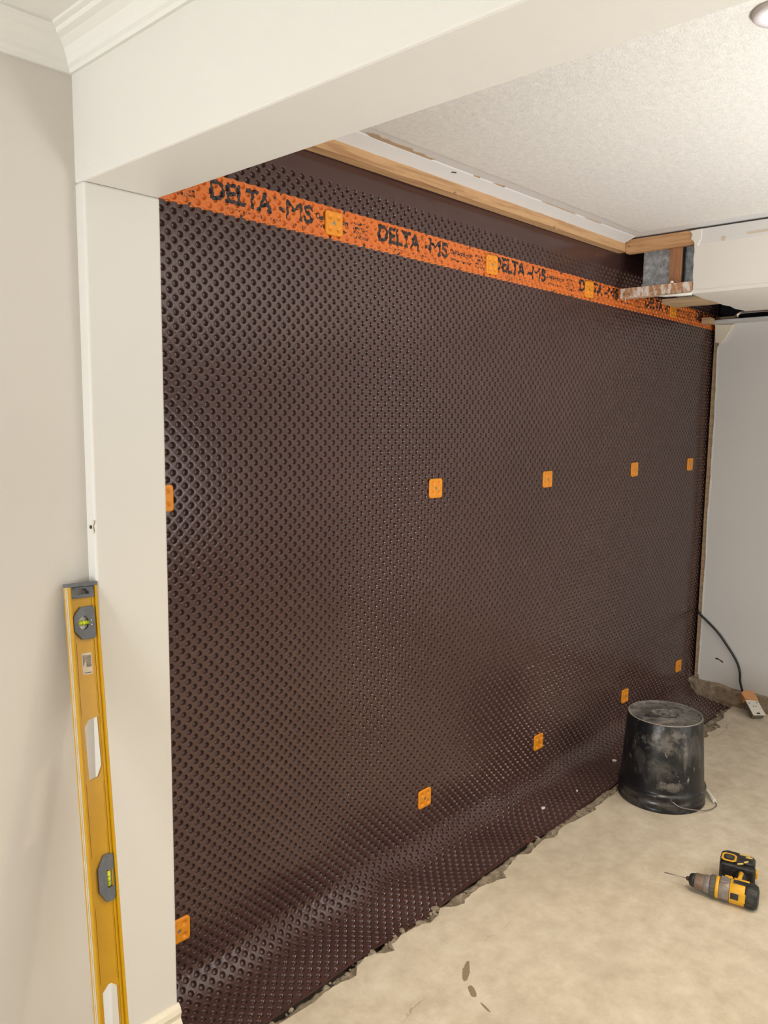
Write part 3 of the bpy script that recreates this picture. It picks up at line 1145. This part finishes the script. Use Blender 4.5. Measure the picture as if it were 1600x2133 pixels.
COL.objects.link(band)
band.parent = sheet
band['label'] = 'orange printed band with black lettering'

# ------------------------------------------------------------------ fastener plates
PS = 0.030


def plate_mesh():
    n = 22
    vs, fs = [], []
    rc = 0.3

    def sq(u, v):
        au, av = abs(u), abs(v)
        if au > 1 - rc and av > 1 - rc:
            du, dv = au - (1 - rc), av - (1 - rc)
            L = math.hypot(du, dv)
            if L > rc:
                du, dv = du * rc / L, dv * rc / L
            return math.copysign(1 - rc + du, u), math.copysign(1 - rc + dv, v)
        return u, v
    for j in range(n + 1):
        for i in range(n + 1):
            u, v = sq(-1 + 2 * i / n, -1 + 2 * j / n)
            h = 0.0042
            ed = max(abs(u), abs(v))
            for du, dv in ((0.5, 0.5), (-0.5, 0.5), (0.5, -0.5), (-0.5, -0.5)):
                d = math.hypot(u - du, v - dv)
                h -= 0.0050 * max(0.0, min(1.0, (0.23 - d) / 0.13))
            d = math.hypot(u, v)
            h += 0.0010 * max(0, min(1, (0.30 - d) / 0.06)) - 0.003 * max(0, min(1, (0.19 - d) / 0.06))
            if ed > 0.93:
                h -= 0.0008
            vs.append((u * PS, -h, v * PS))
    N = n + 1
    fs = [(j * N + i, j * N + i + 1, (j + 1) * N + i + 1, (j + 1) * N + i) for j in range(n) for i in range(n)]
    loop = [i for i in range(N)] + [j * N + n for j in range(1, N)] + [n * N + i for i in range(n - 1, -1, -1)] + [j * N for j in range(n - 1, 0, -1)]
    o = len(vs)
    vs += [(vs[i][0], 0.001, vs[i][2]) for i in loop]
    L = len(loop)
    fs += [(loop[i], o + i, o + (i + 1) % L, loop[(i + 1) % L]) for i in range(L)]
    m = MB()
    m.add(vs, fs, 0, True)
    return m


spots = [(1.454, 1.892, 'square orange fastener plate on the lettered band, nearest the beam'),
         (2.152, 1.888, 'second orange fastener plate along the lettered band, mid wall'),
         (2.781, 1.886, 'orange fastener plate covering two black letters on the orange band'),
         (3.539, 1.884, 'orange fastener plate on the band, below the opened bulkhead'),
         (0.935, 1.214, 'orange fastener plate half hidden behind the jamb at mid height'),
         (1.884, 1.182, 'largest orange fastener plate in the middle row on the brown sheet'),
         (2.535, 1.177, 'second full orange fastener plate of the middle row, right of the largest'),
         (3.240, 1.184, 'third full orange fastener plate of the middle row, above the bucket'),
         (3.824, 1.185, 'small orange fastener plate of the middle row, next to the white wall end'),
         (0.955, 0.179, 'orange fastener plate half hidden behind the jamb, near the baseboard'),
         (1.862, 0.185, 'largest full orange fastener plate in the bottom row above the curved sheet foot'),
         (2.533, 0.171, 'orange fastener plate in the bottom row left of the bucket, mid way'),
         (3.245, 0.170, 'orange fastener plate just left of the black bucket top'),
         (3.836, 0.173, 'orange fastener plate low in the far corner, above the bucket')]
pm = sm = None
for i, (x, z, lab) in enumerate(spots):
    p, nr = surf(x, z)
    a = (random.random() - 0.5) * 0.06
    if pm is None:
        o = plate_mesh().build('fastener_plate', [M_plate])
        pm = o.data
        m = MB()
        m.lathe([(0.0055, 0.0), (0.0055, 0.0012), (0.0045, 0.0022), (0.0022, 0.0023), (0.0018, 0.0012)], 12, Matrix.Translation((0, -0.0022, 0)) @ Matrix.Rotation(math.pi / 2, 4, 'X'))
        s = m.build('screw', [M_screw], o)
        sm = s.data
    else:
        o = bpy.data.objects.new('fastener_plate', pm)
        COL.objects.link(o)
        s = bpy.data.objects.new('screw', sm)
        COL.objects.link(s)
        s.parent = o
    o.location = (p[0], p[1] - 0.0015, p[2])
    o.rotation_euler = (0, a, 0)
    tag(o, lab, 'fastener', 'orange fastener plates on the brown sheet')

# ------------------------------------------------------------------ spirit level
A = Vector((0.6685, 1.38, 1.09))
B = Vector((0.6285, 1.235, 0.312))
dz = (B - A).normalized()          # down the level
L = (A.z - 0.002) / -dz.z
ez = -dz
ex_ = Vector((1, 0, 0))
ex_ = (ex_ - ez * ex_.dot(ez)).normalized()
ey_ = ez.cross(ex_)
base = A + dz * L
ML = Matrix((( ex_.x, ey_.x, ez.x, base.x), (ex_.y, ey_.y, ez.y, base.y), (ex_.z, ey_.z, ez.z, base.z), (0, 0, 0, 1)))
level = empty('spirit_level', None, ML)
tag(level, 'long yellow box beam spirit level leaning in the corner by the jamb', 'level')
# local: x across the face, y depth (0 = front, + towards wall), z up; L total length
HW = 0.027
D = 0.024
def zl(s): return L - s


def octo(cx, cz, w_, h_, c, sides=(1, 1, 1, 1)):
    pts = []
    x0, x1, z0, z1 = cx - w_ / 2, cx + w_ / 2, cz - h_ / 2, cz + h_ / 2
    pts += [(x0 + c, z0), (x1 - c, z0)] if sides[0] else [(x0, z0), (x1 - c, z0)]
    pts += [(x1, z0 + c), (x1, z1 - c)]
    pts += [(x1 - c, z1), (x0 + c, z1)]
    pts += [(x0, z1 - c), (x0, z0 + c)]
    return pts


h1 = [(-0.012, zl(0.262)), (-0.004, zl(0.250)), (0.014, zl(0.247)), (0.0155, zl(0.249)), (0.0165, zl(0.338)), (0.008, zl(0.356)), (-0.008, zl(0.359)), (-0.0105, zl(0.357))]
h2 = [(p[0], zl(1.085) - (p[1] - 0)) for p in h1]
h2 = [(-0.014, zl(0.735)), (-0.002, zl(0.724)), (0.004, zl(0.724)), (0.016, zl(0.735)), (0.016, zl(0.825)), (0.004, zl(0.836)), (-0.004, zl(0.836)), (-0.014, zl(0.825))]
hv1 = [(-0.001 + 0.0105 * math.cos(a), zl(0.073) + 0.0125 * math.sin(a)) for a in np.linspace(0, 2 * math.pi, 20, endpoint=False)]
hv2 = [(0.008, zl(0.556)), (0.0205, zl(0.556)), (0.0205, zl(0.524)), (0.008, zl(0.524))]
hcap = [(-0.015, zl(0.0205)), (0.013, zl(0.0205)), (0.013, zl(0.0165)), (0.006, zl(0.0105)), (-0.008, zl(0.0105)), (-0.015, zl(0.0175))]
vs, fs = plate_with_holes([(-HW + 0.003, 0.004), (HW - 0.003, 0.004), (HW - 0.003, L - 0.026), (-HW + 0.003, L - 0.026)], [h1, h2, hv1, hv2], 0.009, 0.015)
m = MB()
m.add(vs, fs)
m.build('web', [M_yel], level)
for sx in (-1, 1):
    m = MB()
    x0, x1 = (-HW, -HW + 0.004) if sx < 0 else (HW - 0.004, HW)
    m.box((x0, 0.0, 0.0), (x1, D, L - 0.004))
    # inner rolled lips either side of the web
    xi0, xi1 = (x1, x1 + 0.005) if sx < 0 else (x0 - 0.005, x0)
    m.box((xi0, 0.006, 0.0), (xi1, 0.018, L - 0.026))
    f = m.build('flange', [M_yel], level, 0.0012)
    m = MB()
    xo = -HW - 0.0004 if sx < 0 else HW - 0.0002
    for (ya, yb) in ((0.0065, 0.0105), (0.013, 0.0165)):
        m.box((xo, ya, 0.0), (xo + 0.0006, yb, L - 0.006))
    m.build('milled_edge', [M_alu], f)
# thin ribs on the web
for xr in (-0.0165, 0.0155):
    for (sa, sb) in ((L - 0.004, 0.84), (0.72, 0.585), (0.495, 0.365), (0.24, 0.108)):
        m = MB()
        m.box((xr, 0.0082, zl(sa)), (xr + 0.0012, 0.0092, zl(sb)))
        m.build('rib', [M_yel], level)
# end cap with its hanging hole
cx = HW - 0.0045
vs, fs = plate_with_holes([(-cx, zl(0.027)), (cx, zl(0.027)), (cx, zl(0.002)), (-cx, zl(0.002))], [hcap], 0.004, 0.019)
m = MB()
m.add(vs, fs)
m.box((-HW - 0.0005, -0.0005, zl(0.006)), (HW + 0.0005, D + 0.0005, zl(-0.001)))
m.box((-HW + 0.010, 0.0025, zl(0.0095)), (HW - 0.010, 0.004, zl(0.0065)))
m.build('end_cap', [M_grey], level, 0.0012)
m = MB()
m.box((-HW - 0.0004, -0.0004, 0.0), (HW + 0.0004, D + 0.0004, 0.006))
m.build('end_cap', [M_grey], level, 0.001)
# plumb vial
o1 = [(-0.0205, zl(0.0595)), (-0.0205, zl(0.0865)), (-0.006, zl(0.103)), (0.016, zl(0.1035)), (0.0205, zl(0.099)), (0.0205, zl(0.047)), (0.016, zl(0.043)), (-0.006, zl(0.0435))]
hv = [(p[0], p[1]) for p in hv1]
vs, fs = plate_with_holes(o1, [hv], 0.0035, 0.0195)
m = MB()
m.add(vs, fs)
h = m.build('vial_housing', [M_grey], level, 0.001)
m = MB()
m.add([(p[0], 0.013, p[1]) for p in hv1], [list(range(20))])
m.build('vial_backing', [M_vwhite], h, recalc=False)
m = MB()
m.tube([(-0.0115, 0.0095, zl(0.073)), (0.0095, 0.0095, zl(0.073))], 0.0042, 12)
m.build('vial', [M_fluid], h)
m = MB()
for xx in (-0.0035, 0.0025, 0.0065):
    m.tube([(xx, 0.0095, zl(0.073)), (xx + 0.0007, 0.0095, zl(0.073))], 0.0045, 12)
m.build('vial_line', [M_black], h)
m = MB()
for zz in (0.0695, 0.0775):
    m.lathe([(0.0012, 0), (0.001, 0.0012)], 8, Matrix.Translation((0.0125, 0.0035, zl(zz))) @ Matrix.Rotation(math.pi / 2, 4, 'X'))
m.build('screw', [M_chrome], h)
# centre vial
o2 = [(0.0045, zl(0.496)), (-0.0085, zl(0.518)), (-0.0085, zl(0.559)), (0.0045, zl(0.580)), (0.0175, zl(0.580)), (0.0222, zl(0.574)), (0.0222, zl(0.500)), (0.0175, zl(0.496))]
vs, fs = plate_with_holes(o2, [hv2], 0.0035, 0.0195)
m = MB()
m.add(vs, fs)
h = m.build('vial_housing', [M_grey], level, 0.001)
m = MB()
m.box((0.0135, 0.010, zl(0.555)), (0.0205, 0.013, zl(0.525)))
m.build('vial_backing', [M_vwhite], h)
m = MB()
m.tube([(0.0118, 0.0085, zl(0.5535)), (0.0118, 0.0085, zl(0.5265))], 0.0038, 12)
m.build('vial', [M_fluid], h)
m = MB()
for zz in (0.536, 0.544):
    m.tube([(0.0118, 0.0085, zl(zz)), (0.0118, 0.0085, zl(zz + 0.0007))], 0.0041, 12)
m.build('vial_line', [M_black], h)
# barcode sticker
m = MB()
m.box((-0.0085, 0.0086, zl(0.168)), (0.0105, 0.0091, zl(0.1285)))
stk = m.build('sticker', [M_sticker], level)
m = MB()
z_ = 0.133
random.seed(3)
while z_ < 0.154:
    wd = random.choice([0.0004, 0.0007, 0.0011])
    m.box((-0.0005, 0.0083, zl(z_ + wd)), (0.009, 0.0087, zl(z_)))
    z_ += wd + random.choice([0.0005, 0.0009])
for k_ in range(4):
    m.box((-0.0065 + 0.0014 * k_, 0.0083, zl(0.152 - 0.003 * k_)), (-0.0059 + 0.0014 * k_, 0.0087, zl(0.132)))
m.box((-0.005, 0.0083, zl(0.1652)), (0.008, 0.0087, zl(0.1638)))
m.build('barcode', [M_ink], stk)
random.seed(21)

# ------------------------------------------------------------------ bucket, upside down
bucket = empty('plastic_bucket', (2.79, 1.168, 0.0))
tag(bucket, 'dust smeared black plastic bucket standing upside down on the concrete floor', 'bucket')
BH = 0.318
prof = [(0.146, 0.0), (0.1550, 0.0), (0.1560, 0.004), (0.1548, 0.010), (0.1535, 0.013), (0.1535, 0.024), (0.1555, 0.027), (0.1558, 0.031), (0.1535, 0.034), (0.1530, 0.050),
        (0.1565, 0.053), (0.1570, 0.059), (0.1555, 0.063), (0.1500, 0.066), (0.1488, 0.070), (0.1475, 0.090), (0.1335, BH - 0.006), (0.1315, BH - 0.001), (0.1295, BH)]
m = MB()
m.lathe(prof, 72, capb=False, capt=False)
m.lathe([(0.146, 0.0), (0.1445, 0.10), (0.130, BH - 0.012)], 48, capb=False, capt=False)
m.build('bucket_wall', [M_bucket], bucket)
m = MB()
prof = [(0.1295, BH), (0.1275, BH), (0.1262, BH - 0.004), (0.120, BH - 0.005), (0.052, BH - 0.0045), (0.0505, BH - 0.003), (0.0485, BH - 0.0015), (0.046, BH - 0.0015), (0.0445, BH - 0.004), (0.024, BH - 0.004),
        (0.023, BH - 0.002), (0.020, BH - 0.002), (0.019, BH - 0.0045), (0.010, BH - 0.0045), (0.009, BH - 0.0025), (0.0, BH - 0.0025)]
m.lathe(prof, 64, capb=False, capt=False)
m.build('bucket_base', [M_bbase], bucket)
m = MB()
m.lathe([(0.1318, BH - 0.002), (0.1316, BH + 0.0006), (0.1290, BH + 0.0008), (0.1286, BH - 0.001)], 64, capb=False, capt=False)
m.build('worn_rim', [M_flake if False else plastic('scraped_edge', (150, 142, 132), 0.7, 0.2)], bucket)
# wire handle drooping on the floor on the right
hp = [(-0.125, -0.096, 0.050), (-0.112, -0.122, 0.034), (-0.046, -0.160, 0.012), (0.0, -0.182, 0.005), (0.048, -0.188, 0.005), (0.066, -0.176, 0.008), (0.120, -0.124, 0.016), (0.148, -0.070, 0.026), (0.160, -0.010, 0.036), (0.130, 0.094, 0.050)]
pts = []
hv_ = [Vector(p) for p in hp]
for i in range(len(hv_) - 1):
    p0, p1, p2, p3 = hv_[max(i - 1, 0)], hv_[i], hv_[i + 1], hv_[min(i + 2, len(hv_) - 1)]
    for s_ in range(6):
        t = s_ / 6
        pts.append(0.5 * ((2 * p1) + (p2 - p0) * t + (2 * p0 - 5 * p1 + 4 * p2 - p3) * t * t + (3 * p1 - p0 - 3 * p2 + p3) * t ** 3))
pts.append(hv_[-1])
m = MB()
m.tube(pts, 0.0019, 8)
bail = m.build('wire_handle', [M_screw], bucket)
m = MB()
a, b = Vector((0.066, -0.176, 0.009)), Vector((0.122, -0.122, 0.018))
ps = [a + (b - a) * (i / 8) for i in range(9)]
m.tube(ps, [0.0065, 0.0075, 0.0065, 0.0075, 0.0068, 0.0075, 0.0065, 0.0075, 0.0062], 12)
m.build('hand_grip', [M_white], bail)
for (bx_, by_) in ((-0.125, -0.096), (0.125, 0.096)):
    r_ = Vector((bx_, by_, 0)).normalized()
    m = MB()
    m.lathe([(0.011, 0.0), (0.011, 0.006), (0.008, 0.009)], 14, Matrix.Translation((r_.x * 0.150, r_.y * 0.150, 0.052)) @ r_.to_track_quat('Z', 'Y').to_matrix().to_4x4())
    m.build('handle_ear', [M_bucket], bucket)

# ------------------------------------------------------------------ cordless drill lying on its side
tip = Vector((2.262, 0.846, 0.0))
rear = Vector((2.306, 0.655, 0.0))
u_ = (rear - tip).normalized()
w_ = Vector((-u_.y, u_.x, 0))           # away from the camera
MD = Matrix(((u_.x, w_.x, 0, tip.x), (u_.y, w_.y, 0, tip.y), (0, 0, 1, 0), (0, 0, 0, 1)))
drill = empty('cordless_drill', None, MD)
tag(drill, 'yellow and black cordless drill with a thin bit, lying on its side on the concrete', 'drill')
ZR = 0.034
AX = Matrix.Translation((0, 0, ZR)) @ Matrix.Rotation(math.pi / 2, 4, 'Y')    # lathe z -> local x


def dl_lathe(name, prof, mat, seg=28, parent=drill, bevel=0):
    m_ = MB()
    m_.lathe(prof, seg, AX)
    return m_.build(name, [mat], parent)


ch = dl_lathe('chuck', [(0.010, 0.0), (0.0165, 0.003), (0.0195, 0.010), (0.0205, 0.016)], M_black)
dl_lathe('chuck_jaw', [(0.003, -0.009), (0.006, -0.006), (0.007, 0.0)], plastic('jaw_steel', (92, 66, 64), 0.4, 0.1, metal=0.8), 12, ch)
dl_lathe('chuck_sleeve', [(0.0208, 0.016), (0.0225, 0.020), (0.0235, 0.040), (0.0238, 0.042)], plastic('sleeve', (132, 112, 98), 0.5, 0.08, metal=0.4), 28)
dl_lathe('clutch_ring', [(0.0238, 0.042), (0.0250, 0.043), (0.0262, 0.057), (0.0262, 0.0585)], M_dgrey)
m = MB()
m.lathe([(0.0268, 0.0585), (0.0290, 0.060), (0.0298, 0.072), (0.0290, 0.0745)], 28, AX)
for k_ in range(16):
    a = 2 * math.pi * k_ / 16
    M_ = AX @ Matrix.Rotation(a, 4, 'Z')
    m.box((0.0285, -0.0028, 0.061), (0.0312, 0.0028, 0.073), M_)
m.build('torque_collar', [plastic('collar', (92, 88, 84), 0.6, 0.1)], drill, 0.0008)
dl_lathe('yellow_ring', [(0.0295, 0.0745), (0.0310, 0.0755), (0.0312, 0.083), (0.0300, 0.0842)], M_dyel)
m = MB()
m.lathe([(0.0300, 0.0842), (0.0312, 0.086), (0.0318, 0.104), (0.0320, 0.112), (0.0318, 0.1135)], 28, AX)
m.box((0.088, -0.018, ZR + 0.026), (0.106, 0.012, ZR + 0.0335))
m.box((0.094, -0.0335, ZR - 0.012), (0.112, -0.024, ZR + 0.014))
m.build('gear_housing', [M_dgrey], drill, 0.0012)
dl_lathe('motor_housing', [(0.0322, 0.1135), (0.0338, 0.115), (0.0340, 0.150), (0.0325, 0.158)], M_dyel)
for (lo_, hi_) in (((0.121, -0.012, ZR + 0.030), (0.160, 0.006, ZR + 0.0352)), ((0.117, -0.0352, ZR - 0.006), (0.139, -0.028, ZR + 0.012))):
    m = MB()
    m.box(lo_, hi_)
    m.build('vent_panel', [M_black], drill, 0.002)
for (lo_, hi_) in (((0.121, 0.008, ZR + 0.026), (0.163, 0.018, ZR + 0.034)), ((0.141, -0.0345, ZR - 0.010), (0.157, -0.026, ZR + 0.016))):
    m = MB()
    m.box(lo_, hi_)
    m.build('yellow_rib', [M_dyel], drill, 0.002)
m = MB()
m.lathe([(0.0328, 0.153), (0.0345, 0.158), (0.0345, 0.178), (0.0310, 0.187), (0.020, 0.190)], 28, AX)
for k_ in range(10):
    a = 2 * math.pi * k_ / 10
    m.box((0.0335, -0.003, 0.160), (0.0355, 0.003, 0.180), AX @ Matrix.Rotation(a, 4, 'Z'))
m.build('end_cover', [M_black], drill, 0.001)
# drill bit
m = MB()
m.tube([(-0.008, 0, ZR), (-0.072, 0.004, ZR - 0.004)], 0.0013, 8)
for k_ in range(14):
    t = 0.35 + 0.6 * k_ / 13
    a = k_ * 2.1
    c_ = Vector((-0.008 - 0.064 * t, 0.004 * t, ZR - 0.004 * t))
    m.tube([c_ + Vector((0, 0.0016 * math.cos(a), 0.0016 * math.sin(a))), c_ + Vector((-0.004, 0.0016 * math.cos(a + 2), 0.0016 * math.sin(a + 2)))], 0.0006, 5)
m.build('drill_bit', [M_screw], drill)
# handle going away from the viewer, with its trigger
m = MB()
m.tube([(0.128, 0.020, ZR + 0.001), (0.129, 0.045, ZR + 0.002), (0.134, 0.075, ZR + 0.003), (0.132, 0.088, ZR + 0.004)], [0.019, 0.0165, 0.0165, 0.020], 14)
m.build('handle', [M_black], drill)
m = MB()
m.tube([(0.131, 0.026, ZR + 0.014), (0.133, 0.060, ZR + 0.0155), (0.134, 0.080, ZR + 0.016)], [0.008, 0.006, 0.008], 10)
m.build('handle_spine', [M_dyel], drill)
m = MB()
m.box((0.100, 0.030, ZR - 0.010), (0.115, 0.050, ZR + 0.011))
m.build('trigger', [M_black], drill, 0.004)
m = MB()
m.box((0.094, 0.022, ZR + 0.006), (0.116, 0.036, ZR + 0.026))
m.build('direction_switch', [M_dyel], drill, 0.003)
# foot and battery
MF = Matrix.Translation((0.117, 0.088, 0.0))
m = MB()
m.prism([(-0.040, 0.0), (0.050, 0.0), (0.055, 0.010), (0.053, 0.022), (-0.044, 0.022), (-0.047, 0.010)], 0.004, 0.066, MF)
m.build('foot', [M_black], drill, 0.005)
m = MB()
m.prism([(-0.047, 0.022), (0.050, 0.022), (0.050, 0.056), (0.042, 0.070), (-0.030, 0.074), (-0.047, 0.060)], 0.0, 0.074, MF)
bat = m.build('battery', [M_black], drill, 0.006)
m = MB()
pts_o = octo(-0.022, 0.029, 0.042, 0.046, 0.008)
pts_i = octo(-0.022, 0.029, 0.030, 0.034, 0.006)
vs, fs = plate_with_holes(pts_o, [pts_i], 0.0, 0.003)
m.add([MF @ Vector((v.x, v.z, 0.0715 + v.y)) for v in vs], fs)
m.build('yellow_frame', [M_dyel], bat, 0.001)
m = MB()
m.box((-0.030, 0.020, 0.0735), (-0.014, 0.038, 0.0765), MF)
m.build('latch', [plastic('latch_grey', (70, 64, 58), 0.5, 0.1)], bat, 0.0015)
m = MB()
for (xa, ya, xb, yb) in ((0.020, 0.018, 0.030, 0.030), (0.004, 0.000, 0.018, 0.010), (0.022, 0.050, 0.040, 0.055)):
    m.tube([MF @ Vector((xa, ya, 0.0735)), MF @ Vector(((xa + xb) / 2 + 0.003, (ya + yb) / 2, 0.0745)), MF @ Vector((xb, yb, 0.0735))], 0.0028, 8)
m.box((0.004, 0.058, 0.073), (0.034, 0.066, 0.0752), MF)
m.build('pale_marking', [plastic('pale_yellow', (220, 190, 110), 0.5, 0.05)], bat)
m = MB()
m.box((0.046, 0.018, 0.030), (0.060, 0.040, 0.052), MF)
m.build('release_button', [M_dyel], bat, 0.003)

# ------------------------------------------------------------------ cable and loose outlet
cp = [(4.003, 1.536, 0.434), (3.990, 1.530, 0.426), (3.986, 1.485, 0.393), (3.984, 1.422, 0.341), (3.985, 1.366, 0.274), (3.984, 1.323, 0.214), (3.982, 1.304, 0.165), (3.980, 1.298, 0.117), (3.945, 1.272, 0.080), (3.93, 1.258, 0.072)]
hv_ = [Vector(p) for p in cp]
pts = []
for i in range(len(hv_) - 1):
    p0, p1, p2, p3 = hv_[max(i - 1, 0)], hv_[i], hv_[i + 1], hv_[min(i + 2, len(hv_) - 1)]
    for s_ in range(6):
        t = s_ / 6
        pts.append(0.5 * ((2 * p1) + (p2 - p0) * t + (2 * p0 - 5 * p1 + 4 * p2 - p3) * t * t + (3 * p1 - p0 - 3 * p2 + p3) * t ** 3))
pts.append(hv_[-1])
m = MB()
m.tube(pts, 0.0055, 10)
tag(m.build('power_cable', [M_cable]), 'black power cable snaking down the white back wall', 'cable')

MO = Matrix.Translation((3.872, 1.196, 0.042)) @ Matrix.Rotation(math.radians(46), 4, 'Z') @ Matrix.Rotation(math.radians(-28), 4, 'Y') @ Matrix.Diagonal((0.74, 0.88, 0.74, 1.0))
outlet = empty('wall_outlet', None, MO)
tag(outlet, 'loose white electrical outlet lying on the floor at the end of the cable', 'outlet')
m = MB()
m.box((-0.075, -0.032, -0.018), (0.040, 0.032, 0.016))
m.build('outlet_body', [plastic('outlet_side', (120, 112, 102), 0.6, 0.08)], outlet, 0.003)
m = MB()
m.box((-0.082, -0.034, 0.016), (0.044, 0.034, 0.021))
o = m.build('face_plate', [M_white], outlet, 0.002)
for (x, y, a, b) in ((0.020, -0.022, 0.004, 0.003), (0.018, 0.022, 0.004, 0.003), (-0.010, -0.006, 0.005, 0.002), (-0.010, 0.008, 0.005, 0.002), (-0.068, 0.002, 0.006, 0.009)):
    m = MB()
    m.box((x - a, y - b, 0.0208), (x + a, y + b, 0.0214))
    m.build('slot', [M_black], o)
m = MB()
m.prism([(0.035, -0.036), (0.11, -0.034), (0.125, 0.010), (0.10, 0.040), (0.05, 0.036)], -0.016, 0.030, Matrix.Identity(4))
o = m.build('box_shell', [M_clay], outlet, 0.004)
o['label'] = 'tan orange backing piece behind the outlet'

# ------------------------------------------------------------------ plaster flakes on the sheet foot
fl = [(2.94, 1.434, 0.020, 0.011, 'white plaster flake on the sheet foot, closest to the bucket'),
      (2.60, 1.412, 0.012, 0.007, 'thin curled plaster flake on the sheet foot left of the bucket'),
      (2.378, 1.424, 0.014, 0.010, 'white plaster flake on the curved sheet foot, farthest left of the three')]
for i, (x, y, z, s, lab) in enumerate(fl):
    # sit on the sheet surface
    best = min((abs(surf(x, t_)[0][1] - y), t_) for t_ in np.linspace(T_MIN, ARC_Z, 120))[1]
    p, nr = surf(x, float(best))
    pl = []
    for k_ in range(7):
        a = 2 * math.pi * k_ / 7
        r_ = s * (0.6 + 0.5 * random.random())
        pl.append((r_ * math.cos(a) * 1.2, r_ * math.sin(a) * 0.8))
    q_ = Vector(nr).to_track_quat('Z', 'Y').to_matrix().to_4x4()
    m = MB()
    m.prism(pl, 0.0, 0.0035)
    o = m.build('plaster_flake', [M_flake], bevel=0.001)
    o.matrix_world = Matrix.Translation(Vector(p) + Vector(nr) * 0.0008) @ q_
    tag(o, lab, 'flake', 'plaster flakes on the sheet')

# ------------------------------------------------------------------ recessed downlight of the stripped room
lamp = empty('ceiling_lamp', (1.518, 0.497, ZC - 0.003))
tag(lamp, 'round white recessed ceiling lamp at the upper right corner, cut by the frame', 'lamp')
m = MB()
m.lathe([(0.050, 0.0), (0.050, -0.006), (0.046, -0.010), (0.036, -0.009), (0.030, 0.0)], 40, capb=False, capt=False)
m.build('trim_ring', [plastic('lamp_grey', (205, 198, 198), 0.5, 0.02)], lamp)
glow = NT('lamp_lens')
glow.b.inputs['Emission Color'].default_value = (1.0, 0.88, 0.80, 1)
glow.b.inputs['Emission Strength'].default_value = 2.0
glow.color((0.9, 0.88, 0.85))
m = MB()
m.lathe([(0.032, -0.006), (0.020, -0.008), (0.002, -0.009)], 32)
m.build('lamp_lens', [glow.m], lamp)
d = bpy.data.lights.new('lamp_spot', 'SPOT')
d.energy = 52
d.color = (1.0, 0.80, 0.56)
d.spot_size = math.radians(125)
d.spot_blend = 1.0
d.shadow_soft_size = 0.05
o = bpy.data.objects.new('lamp_spot', d)
COL.objects.link(o)
o.location = (1.518, 0.497, ZC - 0.03)
